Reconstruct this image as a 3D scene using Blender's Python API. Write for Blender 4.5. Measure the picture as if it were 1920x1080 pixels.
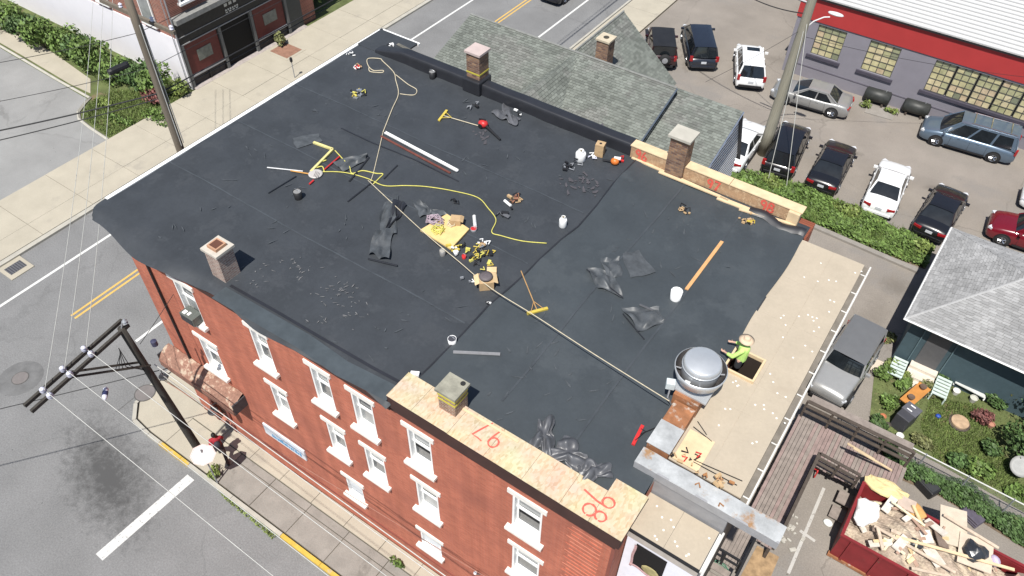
import bpy, bmesh, math, random
from mathutils import Vector, Matrix
RND = random.Random(7)
S = bpy.context.scene
for o in list(bpy.data.objects): bpy.data.objects.remove(o, do_unlink=True)

# ------------------------------------------------------------------ camera, sky, sun, exposure
FPX, PITCH, YAW, ROLL = 1464.1, math.radians(46.848), math.radians(123.452), math.radians(1.3427)
CAM = Vector((20.5, -8.5, 28.0))
_f = Vector((math.cos(PITCH)*math.cos(YAW), math.cos(PITCH)*math.sin(YAW), -math.sin(PITCH)))
_r0 = Vector((math.sin(YAW), -math.cos(YAW), 0)); _u0 = _r0.cross(_f)
_r = _r0*math.cos(ROLL)+_u0*math.sin(ROLL); _u = -_r0*math.sin(ROLL)+_u0*math.cos(ROLL)
cd = bpy.data.cameras.new('camera'); cam = bpy.data.objects.new('camera', cd); S.collection.objects.link(cam)
cd.sensor_width = 36; cd.lens = 36*FPX/1920; cd.clip_start = .1; cd.clip_end = 2000
mw = Matrix((_r, _u, -_f)).transposed().to_4x4(); mw.translation = CAM; cam.matrix_world = mw
S.camera = cam
SUN_EL, SUN_DIR = math.radians(62), Vector((.20, -.98, 0)).normalized()     # horizontal direction towards the sun
w = bpy.data.worlds.new('World'); S.world = w; w.use_nodes = True
nt = w.node_tree; nt.nodes.clear()
sk = nt.nodes.new('ShaderNodeTexSky'); sk.sky_type = 'NISHITA'; sk.sun_disc = False
sk.sun_elevation = SUN_EL; sk.sun_rotation = math.atan2(SUN_DIR.x, SUN_DIR.y); sk.altitude = 50
bg = nt.nodes.new('ShaderNodeBackground'); bg.inputs[1].default_value = .085
wo = nt.nodes.new('ShaderNodeOutputWorld'); nt.links.new(sk.outputs[0], bg.inputs[0]); nt.links.new(bg.outputs[0], wo.inputs[0])
sl = bpy.data.lights.new('sun', 'SUN'); sl.energy = 5.0; sl.angle = math.radians(.55); sl.color = (1, .965, .90)
so = bpy.data.objects.new('sun', sl); S.collection.objects.link(so)
sd = (SUN_DIR*math.cos(SUN_EL)+Vector((0, 0, math.sin(SUN_EL))))
so.rotation_euler = sd.to_track_quat('Z', 'Y').to_euler(); so.location = (0, -30, 60)
S.view_settings.view_transform = 'Standard'; S.view_settings.look = 'None'
S.view_settings.gamma = 1; S.view_settings.exposure = .36; S.view_settings.use_curve_mapping = False

# ------------------------------------------------------------------ helpers
def _ray(px, py): return _r*((px-960)/FPX)-_u*((py-540)/FPX)+_f
def at(px, py, z=0.0):
    d = _ray(px, py); return CAM+d*((z-CAM.z)/d.z)
def aty(px, py, y):
    d = _ray(px, py); return CAM+d*((y-CAM.y)/d.y)
ROOF = 10.62
def R(px, py, h=0.0): return at(px, py, ROOF+h)
COL = S.collection

def wloc(o):
    v = Vector((0, 0, 0))
    while o is not None:
        v += o.location; o = o.parent
    return v

class MB:
    def __init__(s): s.v = []; s.f = []
    def add(s, vs, fs):
        n = len(s.v); s.v += [tuple(v) for v in vs]; s.f += [tuple(i+n for i in f) for f in fs]; return s
    def box(s, c, d, rz=0, rx=0, ry=0):
        m = Matrix.Rotation(rz, 3, 'Z') @ Matrix.Rotation(ry, 3, 'Y') @ Matrix.Rotation(rx, 3, 'X')
        vs = [Vector(c)+m @ Vector((x*d[0]/2, y*d[1]/2, z*d[2]/2)) for z in (-1, 1) for y in (-1, 1) for x in (-1, 1)]
        return s.add(vs, [(0, 2, 3, 1), (4, 5, 7, 6), (0, 1, 5, 4), (2, 6, 7, 3), (0, 4, 6, 2), (1, 3, 7, 5)])
    def b2(s, x0, x1, y0, y1, z0, z1): return s.box(((x0+x1)/2, (y0+y1)/2, (z0+z1)/2), (x1-x0, y1-y0, z1-z0))
    def prism(s, poly, z0, z1):
        n = len(poly); a = sum(poly[i][0]*poly[(i+1) % n][1]-poly[(i+1) % n][0]*poly[i][1] for i in range(n))
        if a < 0: poly = poly[::-1]
        vs = [(p[0], p[1], z0) for p in poly]+[(p[0], p[1], z1) for p in poly]
        return s.add(vs, [tuple(range(n))[::-1], tuple(range(n, 2*n))]+[(i, (i+1) % n, n+(i+1) % n, n+i) for i in range(n)])
    def sheet(s, poly, z):
        n = len(poly); a = sum(poly[i][0]*poly[(i+1) % n][1]-poly[(i+1) % n][0]*poly[i][1] for i in range(n))
        if a < 0: poly = poly[::-1]
        return s.add([(p[0], p[1], z) for p in poly], [tuple(range(n))])
    def tube(s, pts, r, n=6, r2=None, cap=True):
        pts = [Vector(p) for p in pts]; m = len(pts); vs = []; fs = []
        for i, p in enumerate(pts):
            t = (pts[min(i+1, m-1)]-pts[max(i-1, 0)]).normalized()
            a = t.cross(Vector((0, 0, 1)))
            if a.length < .05: a = t.cross(Vector((1, 0, 0)))
            a.normalize(); b = t.cross(a); rr = r if r2 is None else r+(r2-r)*i/(m-1)
            vs += [p+a*math.cos(2*math.pi*k/n)*rr+b*math.sin(2*math.pi*k/n)*rr for k in range(n)]
        for i in range(m-1):
            fs += [(i*n+k, (i+1)*n+k, (i+1)*n+(k+1) % n, i*n+(k+1) % n) for k in range(n)]
        if cap: fs += [tuple(range(n)), tuple(range((m-1)*n, m*n))[::-1]]
        return s.add(vs, fs)
    def lathe(s, prof, c, n=20, axis=None, cap=True):
        c = Vector(c); q = Matrix.Identity(3) if axis is None else Vector((0, 0, 1)).rotation_difference(Vector(axis)).to_matrix()
        vs = [c+q @ Vector((r*math.cos(2*math.pi*k/n), r*math.sin(2*math.pi*k/n), z)) for r, z in prof for k in range(n)]
        fs = [(i*n+k, i*n+(k+1) % n, (i+1)*n+(k+1) % n, (i+1)*n+k) for i in range(len(prof)-1) for k in range(n)]
        if cap: fs += [tuple(range(n))[::-1], tuple(range((len(prof)-1)*n, len(prof)*n))]
        return s.add(vs, fs)
    def ball(s, c, r, n=8, m=6):
        rx, ry, rz = (r, r, r) if not hasattr(r, '__len__') else r
        vs = []; fs = []
        for i in range(m+1):
            t = math.pi*i/m
            vs += [(c[0]+rx*math.sin(t)*math.cos(2*math.pi*k/n), c[1]+ry*math.sin(t)*math.sin(2*math.pi*k/n), c[2]-rz*math.cos(t)) for k in range(n)]
        for i in range(m): fs += [(i*n+k, i*n+(k+1) % n, (i+1)*n+(k+1) % n, (i+1)*n+k) for k in range(n)]
        return s.add(vs, fs)
    def grid(s, f, nu, nv):
        vs = [f(i/nu, j/nv) for j in range(nv+1) for i in range(nu+1)]
        return s.add(vs, [(j*(nu+1)+i, j*(nu+1)+i+1, (j+1)*(nu+1)+i+1, (j+1)*(nu+1)+i) for j in range(nv) for i in range(nu)])
    def mesh(s, name, off=Vector((0, 0, 0))):
        me = bpy.data.meshes.new(name)
        me.from_pydata([(v[0]-off.x, v[1]-off.y, v[2]-off.z) for v in s.v], [], s.f); me.update(); return me
    def build(s, name, mt, parent=None, world=True, smooth=False, bevel=0):
        if parent is not None: off = wloc(parent) if world else Vector((0, 0, 0))
        else:
            xs, ys, zs = zip(*s.v); off = Vector(((min(xs)+max(xs))/2, (min(ys)+max(ys))/2, min(zs)))
        me = s.mesh(name, off); me.materials.append(mt)
        if smooth:
            for p in me.polygons: p.use_smooth = True
        o = bpy.data.objects.new(name, me); COL.objects.link(o)
        if parent is not None: o.parent = parent
        else: o.location = off
        if bevel:
            b = o.modifiers.new('bevel', 'BEVEL'); b.width = bevel; b.segments = 2; b.limit_method = 'ANGLE'
        return o

def tag(o, label=None, cat=None, group=None, kind=None):
    if label: o['label'] = label
    if cat: o['category'] = cat
    if group: o['group'] = group
    if kind: o['kind'] = kind
    return o
def thing(name, loc, label, cat, group=None, rz=0):
    o = bpy.data.objects.new(name, None); COL.objects.link(o); o.location = loc; o.rotation_euler.z = rz; o.empty_display_size = .2
    return tag(o, label, cat, group)
def struct(name, mb, mt, **k): return tag(mb.build(name, mt, **k), kind='structure')

# ------------------------------------------------------------------ materials
MATS = {}
def _n(nt, t, **k):
    n = nt.nodes.new(t)
    for a, b in k.items(): setattr(n, a, b)
    return n
def M(name, col, rough=.7, var=.12, scale=2.0, metal=0, bump=0, bscale=40, col2=None, thr=.6, s2=1.2, island=0, fine=0, fscale=60, stretch=None, spec=.4, trans=0, coat=0):
    if name in MATS: return MATS[name]
    m = bpy.data.materials.new(name); m.use_nodes = True; nt = m.node_tree; L = nt.links.new
    b = nt.nodes['Principled BSDF']; b.inputs['Roughness'].default_value = rough; b.inputs['Metallic'].default_value = metal
    b.inputs['Specular IOR Level'].default_value = spec
    if coat: b.inputs['Coat Weight'].default_value = coat; b.inputs['Coat Roughness'].default_value = .05
    g = _n(nt, 'ShaderNodeNewGeometry'); vec = g.outputs['Position']
    if stretch:
        mp = _n(nt, 'ShaderNodeMapping'); mp.inputs['Scale'].default_value = stretch; L(vec, mp.inputs[0]); vec = mp.outputs[0]
    def noise(sc, det=5, rgh=.6):
        n = _n(nt, 'ShaderNodeTexNoise'); n.inputs['Scale'].default_value = sc; n.inputs['Detail'].default_value = det; n.inputs['Roughness'].default_value = rgh
        L(vec, n.inputs['Vector']); return n.outputs[0]
    def mixc(fac, a, c, mode='MIX'):
        x = _n(nt, 'ShaderNodeMix', data_type='RGBA', blend_type=mode)
        if hasattr(fac, 'node'): L(fac, x.inputs[0])
        else: x.inputs[0].default_value = fac
        for s, v in ((6, a), (7, c)):
            if hasattr(v, 'node'): L(v, x.inputs[s])
            else: x.inputs[s].default_value = (*v, 1)
        return x.outputs[2]
    def mr(v, a, c, d=0, e=1):
        x = _n(nt, 'ShaderNodeMapRange'); L(v, x.inputs[0])
        for i, q in enumerate((a, c, d, e)): x.inputs[i+1].default_value = q
        return x.outputs[0]
    c = mixc(mr(noise(scale), .3, .7), [x*(1-var) for x in col], [min(1, x*(1+var)) for x in col])
    if col2: c = mixc(mr(noise(s2, 6, .65), thr, thr+.08), c, col2)
    if fine: c = mixc(1.0, c, mixc(mr(noise(fscale, 3, .7), .3, .7), [1-fine]*3, [1.0]*3), 'MULTIPLY')
    if island: c = mixc(1.0, c, mixc(g.outputs['Random Per Island'], [1-island]*3, [1+island*.6]*3), 'MULTIPLY')
    L(c, b.inputs['Base Color'])
    if trans: b.inputs['Transmission Weight'].default_value = trans
    if bump:
        bp = _n(nt, 'ShaderNodeBump'); bp.inputs['Strength'].default_value = bump; bp.inputs['Distance'].default_value = .02
        L(noise(bscale, 6), bp.inputs['Height']); L(bp.outputs[0], b.inputs['Normal'])
    m['nt'] = 1; MATS[name] = m; return m

def brick_mat(name, c1, c2, mortar, axis='xz', bw=.215, bh=.075, ms=.012, stain=(.2, .15, .12), stain_amt=.25, var=.5):
    m = bpy.data.materials.new(name); m.use_nodes = True; nt = m.node_tree; L = nt.links.new
    b = nt.nodes['Principled BSDF']; b.inputs['Roughness'].default_value = .85; b.inputs['Specular IOR Level'].default_value = .25
    g = _n(nt, 'ShaderNodeNewGeometry'); sp = _n(nt, 'ShaderNodeSeparateXYZ'); L(g.outputs['Position'], sp.inputs[0])
    cb = _n(nt, 'ShaderNodeCombineXYZ')
    if axis == 'auto':
        ad = _n(nt, 'ShaderNodeMath', operation='ADD'); L(sp.outputs[0], ad.inputs[0]); L(sp.outputs[1], ad.inputs[1]); L(ad.outputs[0], cb.inputs[0])
    else: L(sp.outputs['xyz'.index(axis[0])], cb.inputs[0])
    L(sp.outputs[2], cb.inputs[1])
    t = _n(nt, 'ShaderNodeTexBrick'); L(cb.outputs[0], t.inputs['Vector'])
    t.inputs['Color1'].default_value = (*c1, 1); t.inputs['Color2'].default_value = (*c2, 1); t.inputs['Mortar'].default_value = (*mortar, 1)
    t.inputs['Scale'].default_value = 1; t.inputs['Brick Width'].default_value = bw; t.inputs['Row Height'].default_value = bh; t.inputs['Mortar Size'].default_value = ms
    n = _n(nt, 'ShaderNodeTexNoise'); n.inputs['Scale'].default_value = .7; n.inputs['Detail'].default_value = 6; L(g.outputs['Position'], n.inputs['Vector'])
    r = _n(nt, 'ShaderNodeMapRange'); L(n.outputs[0], r.inputs[0]); r.inputs[1].default_value = .45; r.inputs[2].default_value = .75; r.inputs[4].default_value = stain_amt
    x = _n(nt, 'ShaderNodeMix', data_type='RGBA'); L(r.outputs[0], x.inputs[0]); L(t.outputs[0], x.inputs[6]); x.inputs[7].default_value = (*stain, 1)
    mp = _n(nt, 'ShaderNodeMapping'); mp.inputs['Scale'].default_value = (2.6, 2.6, .22); L(g.outputs['Position'], mp.inputs[0])
    n2 = _n(nt, 'ShaderNodeTexNoise'); n2.inputs['Scale'].default_value = 1; n2.inputs['Detail'].default_value = 5; L(mp.outputs[0], n2.inputs['Vector'])
    r2 = _n(nt, 'ShaderNodeMapRange'); L(n2.outputs[0], r2.inputs[0]); r2.inputs[1].default_value = .38; r2.inputs[2].default_value = .68; r2.inputs[3].default_value = .87; r2.inputs[4].default_value = 1.08
    cc = _n(nt, 'ShaderNodeCombineColor'); [L(r2.outputs[0], cc.inputs[q]) for q in range(3)]
    x2 = _n(nt, 'ShaderNodeMix', data_type='RGBA', blend_type='MULTIPLY'); x2.inputs[0].default_value = 1; L(x.outputs[2], x2.inputs[6]); L(cc.outputs[0], x2.inputs[7]); x = x2
    L(x.outputs[2], b.inputs['Base Color'])
    bp = _n(nt, 'ShaderNodeBump'); bp.inputs['Strength'].default_value = .5; bp.inputs['Distance'].default_value = .01; bp.invert = True
    L(t.outputs['Fac'], bp.inputs['Height']); L(bp.outputs[0], b.inputs['Normal'])
    return m

def ground_mat(name, col, crack=.6, cscale=.22, dark=(.05, .05, .05), stains=(), patch=None, speck=.25, cw=.012):
    """worn asphalt: tonal clouds, aggregate speckle, fine sealed cracks, oil stains at given ground positions"""
    m = bpy.data.materials.new(name); m.use_nodes = True; nt = m.node_tree; L = nt.links.new
    b = nt.nodes['Principled BSDF']; b.inputs['Roughness'].default_value = .9; b.inputs['Specular IOR Level'].default_value = .2
    g = _n(nt, 'ShaderNodeNewGeometry'); P = g.outputs['Position']
    def noise(sc, det=6, rgh=.6, v=P):
        n = _n(nt, 'ShaderNodeTexNoise'); n.inputs['Scale'].default_value = sc; n.inputs['Detail'].default_value = det; n.inputs['Roughness'].default_value = rgh; L(v, n.inputs['Vector']); return n
    def mix(f, a, c, mode='MIX'):
        x = _n(nt, 'ShaderNodeMix', data_type='RGBA', blend_type=mode)
        if hasattr(f, 'node'): L(f, x.inputs[0])
        else: x.inputs[0].default_value = f
        for s, v in ((6, a), (7, c)):
            if hasattr(v, 'node'): L(v, x.inputs[s])
            else: x.inputs[s].default_value = (*v, 1)
        return x.outputs[2]
    def mr(v, a, c, d=0, e=1):
        x = _n(nt, 'ShaderNodeMapRange'); L(v, x.inputs[0])
        for i, q in enumerate((a, c, d, e)): x.inputs[i+1].default_value = q
        return x.outputs[0]
    def math_(op, a, c):
        x = _n(nt, 'ShaderNodeMath', operation=op)
        for i, v in enumerate((a, c)):
            if hasattr(v, 'node'): L(v, x.inputs[i])
            else: x.inputs[i].default_value = v
        return x.outputs[0]
    c = mix(mr(noise(.35).outputs[0], .3, .7), [x*.86 for x in col], [x*1.12 for x in col])
    if patch: c = mix(mr(noise(.16, 7, .7).outputs[0], .54, .62), c, patch)
    c = mix(1.0, c, mix(mr(noise(16, 3, .8).outputs[0], .35, .65), [1-speck]*3, [1.0]*3), 'MULTIPLY')
    # small dark spots (gum, drips)
    v = _n(nt, 'ShaderNodeTexVoronoi'); v.inputs['Scale'].default_value = 1.7; L(P, v.inputs['Vector'])
    c = mix(math_('MULTIPLY', mr(v.outputs['Distance'], .05, .035), mr(noise(.5).outputs[0], .45, .55)), c, [x*.4 for x in col])
    # cracks
    nd = noise(.9, 4); av = _n(nt, 'ShaderNodeMix', data_type='VECTOR'); av.inputs[0].default_value = .55
    sc = _n(nt, 'ShaderNodeVectorMath', operation='ADD'); L(P, sc.inputs[0]); L(nd.outputs['Color'], sc.inputs[1])
    vc = _n(nt, 'ShaderNodeTexVoronoi', feature='DISTANCE_TO_EDGE'); vc.inputs['Scale'].default_value = cscale; L(sc.outputs[0], vc.inputs['Vector'])
    cf = math_('MULTIPLY', mr(vc.outputs['Distance'], cw, cw*.35), mr(noise(.3).outputs[0], .42, .56, 0, crack))
    c = mix(cf, c, dark)
    for (x, y, rx, ry, rot, amt) in stains:
        mp = _n(nt, 'ShaderNodeMapping', vector_type='TEXTURE'); mp.inputs['Location'].default_value = (x, y, 0); mp.inputs['Rotation'].default_value = (0, 0, rot); mp.inputs['Scale'].default_value = (rx, ry, 1000)
        L(P, mp.inputs[0]); ln = _n(nt, 'ShaderNodeVectorMath', operation='LENGTH'); L(mp.outputs[0], ln.inputs[0])
        st = noise(2.6, 8, .8)
        d = math_('ADD', ln.outputs['Value'], math_('MULTIPLY', math_('SUBTRACT', st.outputs[0], .5), 2.4))
        c = mix(mr(d, 1.05, .2, 0, amt), c, dark)
    L(c, b.inputs['Base Color'])
    bp = _n(nt, 'ShaderNodeBump'); bp.inputs['Strength'].default_value = .35; bp.inputs['Distance'].default_value = .01
    L(noise(45, 4).outputs[0], bp.inputs['Height']); L(bp.outputs[0], b.inputs['Normal'])
    return m

def osb_mat():
    m = bpy.data.materials.new('osb'); m.use_nodes = True; nt = m.node_tree; L = nt.links.new
    b = nt.nodes['Principled BSDF']; b.inputs['Roughness'].default_value = .8; b.inputs['Specular IOR Level'].default_value = .2
    g = _n(nt, 'ShaderNodeNewGeometry')
    v = _n(nt, 'ShaderNodeTexVoronoi'); v.inputs['Scale'].default_value = 17; v.inputs['Randomness'].default_value = 1
    mp = _n(nt, 'ShaderNodeMapping'); mp.inputs['Scale'].default_value = (1, .55, 1); mp.inputs['Rotation'].default_value = (0, 0, .5); L(g.outputs['Position'], mp.inputs[0]); L(mp.outputs[0], v.inputs['Vector'])
    s = _n(nt, 'ShaderNodeSeparateColor'); L(v.outputs['Color'], s.inputs[0])
    r = _n(nt, 'ShaderNodeValToRGB'); L(s.outputs[0], r.inputs[0])
    for i, (p, c) in enumerate([(0, (.53, .40, .25)), (.35, (.62, .50, .34)), (.7, (.66, .55, .39)), (1, (.57, .44, .28))]):
        e = r.color_ramp.elements[i] if i < 2 else r.color_ramp.elements.new(p); e.position = p; e.color = (*c, 1)
    n = _n(nt, 'ShaderNodeTexNoise'); n.inputs['Scale'].default_value = 1.3; L(g.outputs['Position'], n.inputs['Vector'])
    x = _n(nt, 'ShaderNodeMix', data_type='RGBA', blend_type='MULTIPLY'); x.inputs[0].default_value = .35; L(r.outputs[0], x.inputs[6]); L(n.outputs['Color'], x.inputs[7])
    x2 = _n(nt, 'ShaderNodeMix', data_type='RGBA', blend_type='MULTIPLY'); x2.inputs[0].default_value = 1; L(x.outputs[2], x2.inputs[6])
    mm = _n(nt, 'ShaderNodeMapRange'); L(g.outputs['Random Per Island'], mm.inputs[0]); mm.inputs[3].default_value = .85; mm.inputs[4].default_value = 1.12
    cc = _n(nt, 'ShaderNodeCombineColor'); [L(mm.outputs[0], cc.inputs[i]) for i in range(3)]; L(cc.outputs[0], x2.inputs[7])
    L(x2.outputs[2], b.inputs['Base Color']); return m

def shingle_mat(name, c1, c2, isl=.35):
    return M(name, c1, rough=.95, var=.18, scale=.6, col2=c2, thr=.5, s2=.45, island=isl, fine=.25, fscale=50, spec=.15)

def paint(name, c, rough=.25, metal=0): return M('paint_'+name, c, rough=rough, var=.04, scale=3, metal=metal, spec=.5, coat=.6)
def plain(name, c, rough=.6, var=.1, **k): return M(name, c, rough=rough, var=var, scale=4, **k)

GLASS = M('glass_dark', (.012, .015, .018), rough=.06, var=.3, spec=.7)
RUBBER = M('tyre_rubber', (.018, .018, .019), rough=.85, var=.2)
RIM = M('rim_alloy', (.55, .56, .58), rough=.3, metal=.9)
BLACKP = M('black_plastic', (.016, .016, .018), rough=.5, var=.2)
CHROME = M('chrome', (.75, .75, .76), rough=.15, metal=1)
WHITE = M('white_paint', (.78, .78, .77), rough=.5, var=.04)
REDLAMP = M('red_lamp', (.28, .012, .015), rough=.15, var=.1, spec=.7)
CLEARLAMP = M('clear_lamp', (.55, .57, .6), rough=.1, var=.1, spec=.8)
STEEL = M('galvanised_steel', (.50, .52, .54), rough=.38, metal=.75, var=.1, scale=6)
FANST = M('fan_steel', (.54, .56, .58), rough=.36, metal=.5, var=.06, scale=3)
GREYMETAL = M('grey_metal', (.33, .34, .36), rough=.45, metal=.4)
CONC = M('sidewalk_concrete', (.40, .365, .295), rough=.92, var=.07, scale=.8, fine=.12, fscale=30, col2=(.35, .32, .265), thr=.6, s2=.5, island=.06, spec=.2)
CONC_OLD = M('old_concrete', (.27, .25, .225), rough=.95, var=.12, scale=1.4, fine=.2, fscale=25, col2=(.20, .185, .165), thr=.58, s2=.9, island=.08, spec=.2)
KERBST = M('kerb_stone', (.40, .38, .33), rough=.9, var=.12, scale=2, fine=.15)
YELLOWP = M('yellow_kerb_paint', (.50, .34, .06), rough=.85, var=.15, scale=5, col2=(.36, .33, .26), thr=.55, s2=3)
ASPH = ground_mat('street_asphalt', (.215, .215, .215), crack=.18, cscale=.12, cw=.007, dark=(.07, .07, .07), speck=.3,
                  stains=[(-1.3, -4.3, 3.6, 1.6, -.30, .95)])
LOTM = ground_mat('parking_lot_asphalt', (.255, .228, .20), crack=.4, cscale=.13, cw=.007, dark=(.12, .105, .09), patch=(.235, .215, .195), speck=.22,
                  stains=[(16.5, 34.2, .5, .3, .3, .6), (21, 33.6, .6, .25, .6, .5), (8.5, 41.5, 1.2, .6, .2, .35), (21.6, 24.5, 1.0, .8, .3, .5), (21.3, 22, .8, 1.4, .2, .35)])
LOT2 = ground_mat('far_lot_asphalt', (.255, .255, .25), crack=.3, cscale=.12, dark=(.09, .09, .085), speck=.12)
LINEW = M('white_road_paint', (.62, .62, .60), rough=.7, var=.06, scale=6, col2=(.36, .36, .355), thr=.64, s2=7, fine=.12)
LINEO = M('worn_road_paint', (.46, .44, .41), rough=.8, var=.1, scale=6, col2=(.28, .26, .235), thr=.56, s2=6, fine=.2)
LINEY = M('yellow_road_paint', (.56, .36, .10), rough=.7, var=.1, scale=4, col2=(.33, .27, .17), thr=.62, s2=7)
SOIL = M('soil', (.17, .125, .085), rough=1, var=.25, scale=1.5, fine=.3, fscale=20)
LAWN = M('lawn_soil', (.115, .14, .05), rough=1, var=.35, scale=1.2, col2=(.19, .15, .085), thr=.58, s2=.8, fine=.4, fscale=18)
def leafm(name, c, isl=.6): return M(name, c, rough=.6, var=.3, scale=1.1, island=isl, spec=.3, col2=(c[0]*1.25, c[1]*.95, c[2]*1.1), thr=.6, s2=2.2)
LEAF = leafm('leaf_green', (.125, .195, .05)); LEAFD = leafm('leaf_dark', (.075, .13, .042)); LEAFY = leafm('leaf_yellow_green', (.18, .235, .065))
LEAFR = leafm('leaf_reddish', (.20, .085, .075)); GRASS = leafm('grass_blade', (.15, .205, .06)); LEAFO = leafm('leaf_olive', (.17, .18, .075))
WOODN = M('new_lumber', (.60, .46, .29), rough=.75, var=.12, scale=3, stretch=(1, 1, 1)); WOODW = M('weathered_wood', (.26, .22, .195), rough=.9, var=.2, scale=4, fine=.2, island=.25)
WOODD = M('dark_wood', (.07, .055, .045), rough=.85, var=.25, scale=4); POLEW = M('pole_wood', (.16, .135, .105), rough=.9, var=.2, scale=3, stretch=(6, 6, .4), fine=.2)
POLEG = M('grey_pole_wood', (.26, .245, .195), rough=.9, var=.15, scale=3, stretch=(6, 6, .4)); POLED = M('creosote_wood', (.045, .04, .034), rough=.85, var=.3, scale=3, stretch=(6, 6, .5))
OSB = osb_mat(); OSBD = M('osb_inner', (.42, .27, .16), rough=.85, var=.2, scale=5, col2=(.52, .37, .23), thr=.52, s2=9, fine=.2, fscale=18)
TAN = M('insulation_facer', (.41, .35, .27), rough=.85, var=.06, scale=1.2, island=.05, fine=.08, fscale=12, col2=(.385, .325, .25), thr=.6, s2=1.5)
EPDM = M('roof_membrane', (.0395, .0445, .0515), rough=.6, var=.15, scale=.9, col2=(.046, .051, .058), thr=.55, s2=1.0, spec=.38, fine=.12, fscale=8)
EPDM2 = M('roof_membrane_new', (.047, .0555, .0625), rough=.55, var=.12, scale=.7, col2=(.056, .065, .072), thr=.55, s2=.6, spec=.42, fine=.1, fscale=9)
EPDMB = M('membrane_black', (.020, .021, .026), rough=.45, var=.2, scale=1.2, spec=.5)
SCRAP = M('membrane_scrap', (.064, .070, .076), rough=.5, var=.35, scale=3, spec=.5)
PLASTIC = M('shiny_membrane', (.085, .087, .095), rough=.42, var=.2, scale=3, spec=.6)
CARD = M('cardboard', (.42, .29, .16), rough=.85, var=.12, scale=5); CARDL = M('pale_cardboard', (.60, .44, .25), rough=.85, var=.1, scale=5)
ROPEW = M('tan_rope', (.50, .44, .32), rough=.9, var=.15, scale=9); ROPEY = M('yellow_rope', (.54, .50, .12), rough=.8, var=.15, scale=9)
ROPEG = M('grey_purple_rope', (.34, .27, .31), rough=.9, var=.3, scale=15)
REDP = M('red_plastic', (.50, .03, .03), rough=.4); SPRAY = M('red_spray_paint', (.62, .11, .08), rough=.7, var=.2, scale=14)
YELP = M('yellow_plastic', (.52, .40, .07), rough=.45); ORANGE = M('orange_plastic', (.60, .16, .03), rough=.4)
RUST = M('rusty_metal', (.30, .13, .06), rough=.85, var=.35, scale=3, col2=(.50, .47, .42), thr=.56, s2=1.6, fine=.2)
FLASH = M('flashing_metal', (.47, .48, .48), rough=.5, var=.22, scale=1.8, metal=.2, col2=(.38, .22, .11), thr=.57, s2=1.2, fine=.15, fscale=9)
BRICK = brick_mat('red_brick', (.50, .160, .098), (.385, .115, .072), (.43, .17, .115), 'xz', stain=(.27, .095, .07), stain_amt=.7)
BRICK_F = brick_mat('red_brick_front', (.50, .160, .098), (.385, .115, .072), (.43, .17, .115), 'yz')
CHIMB = brick_mat('chimney_brick', (.30, .17, .11), (.17, .085, .06), (.34, .28, .23), 'auto', bh=.08, ms=.018)
CHIMP = brick_mat('pale_chimney_brick', (.36, .25, .21), (.24, .15, .13), (.38, .32, .28), 'auto', bh=.08, ms=.02)
CHIMO = brick_mat('old_chimney_brick', (.33, .20, .12), (.13, .07, .055), (.20, .15, .12), 'auto', bh=.085, ms=.014)
BRICK_S = brick_mat('storefront_brick', (.34, .12, .08), (.20, .07, .05), (.36, .26, .22), 'xz', bw=.24, bh=.09)
CORNICE = M('brown_cornice', (.05, .022, .018), rough=.6, var=.2, scale=2)

# ------------------------------------------------------------------ ground, streets, pavements
struct('ground', MB().sheet([(-150, -150), (150, -150), (150, 200), (-150, 200)], -.02), ASPH)
struct('main_street', MB().sheet([(-15.45, -40), (-3.6, -40), (-3.6, 90), (-15.45, 90)], 0), ASPH)
struct('side_street', MB().sheet([(-3.6, -30), (60, -30), (60, -2.2), (-3.6, -2.2)], 0), ASPH)
struct('parking_lot', MB().sheet([(-.6, 14.2), (60, 14.2), (60, 80), (-.6, 80)], .0).sheet([(18.3, -2.0), (60, -2.0), (60, 14.2), (18.3, 14.2)], 0), LOTM)
# the lot beyond the far pavement, with its rounded kerb
struct('far_lot', MB().sheet([(-20.1, -40), (-20.1, 9.5), (-23.3, 9.75), (-24.4, 10.6), (-24.6, 11.4), (-60, 12.6), (-60, -40)], .004), LOT2)
struct('far_verge', MB().sheet([(-20.1, 9.5), (-23.3, 9.75), (-24.4, 10.6), (-24.6, 11.4), (-60, 12.6), (-60, 60), (-20.1, 60)], .002), LAWN)
kp = [(-20.1, 9.5), (-22, 9.62), (-23.3, 9.78), (-24.0, 10.2), (-24.5, 11.0), (-24.7, 11.55), (-28, 11.6), (-33, 11.8), (-45, 12.2)]
struct('lot_kerb', MB().tube([(a, b, .06) for a, b in kp], .1, 4), KERBST)
pth = at(0, 74), at(130, 150)
struct('verge_path', MB().prism([(-25.2, 11.9), (-26.6, 12.9), (-31, 13.4), (-45, 14.0), (-45, 12.4), (-33, 12.05), (-27.2, 11.8)], .0, .03), CONC)

def slabs(root, xs, ys, z0, z1, mt, gap=.02, jit=.006):
    for i in range(len(xs)-1):
        for j in range(len(ys)-1):
            h = RND.uniform(-jit, jit)
            MB().b2(xs[i]+gap/2, xs[i+1]-gap/2, ys[j]+gap/2, ys[j+1]-gap/2, z0, z1+h).build('slab', mt, root)
JOINT = M('joint_dirt', (.12, .105, .08), rough=1, var=.2, fine=.2)
fs = struct('far_pavement', MB().b2(-20.1, -15.75, -30, 75, -.05, .085), JOINT)
yy = [-30+2.95*i for i in range(36)]
slabs(fs, [-20.08, -17.15, -15.78], yy, .05, .12, CONC)
struct('far_kerb', MB().b2(-15.74, -15.45, -30, 75, -.05, .125), KERBST)
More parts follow.
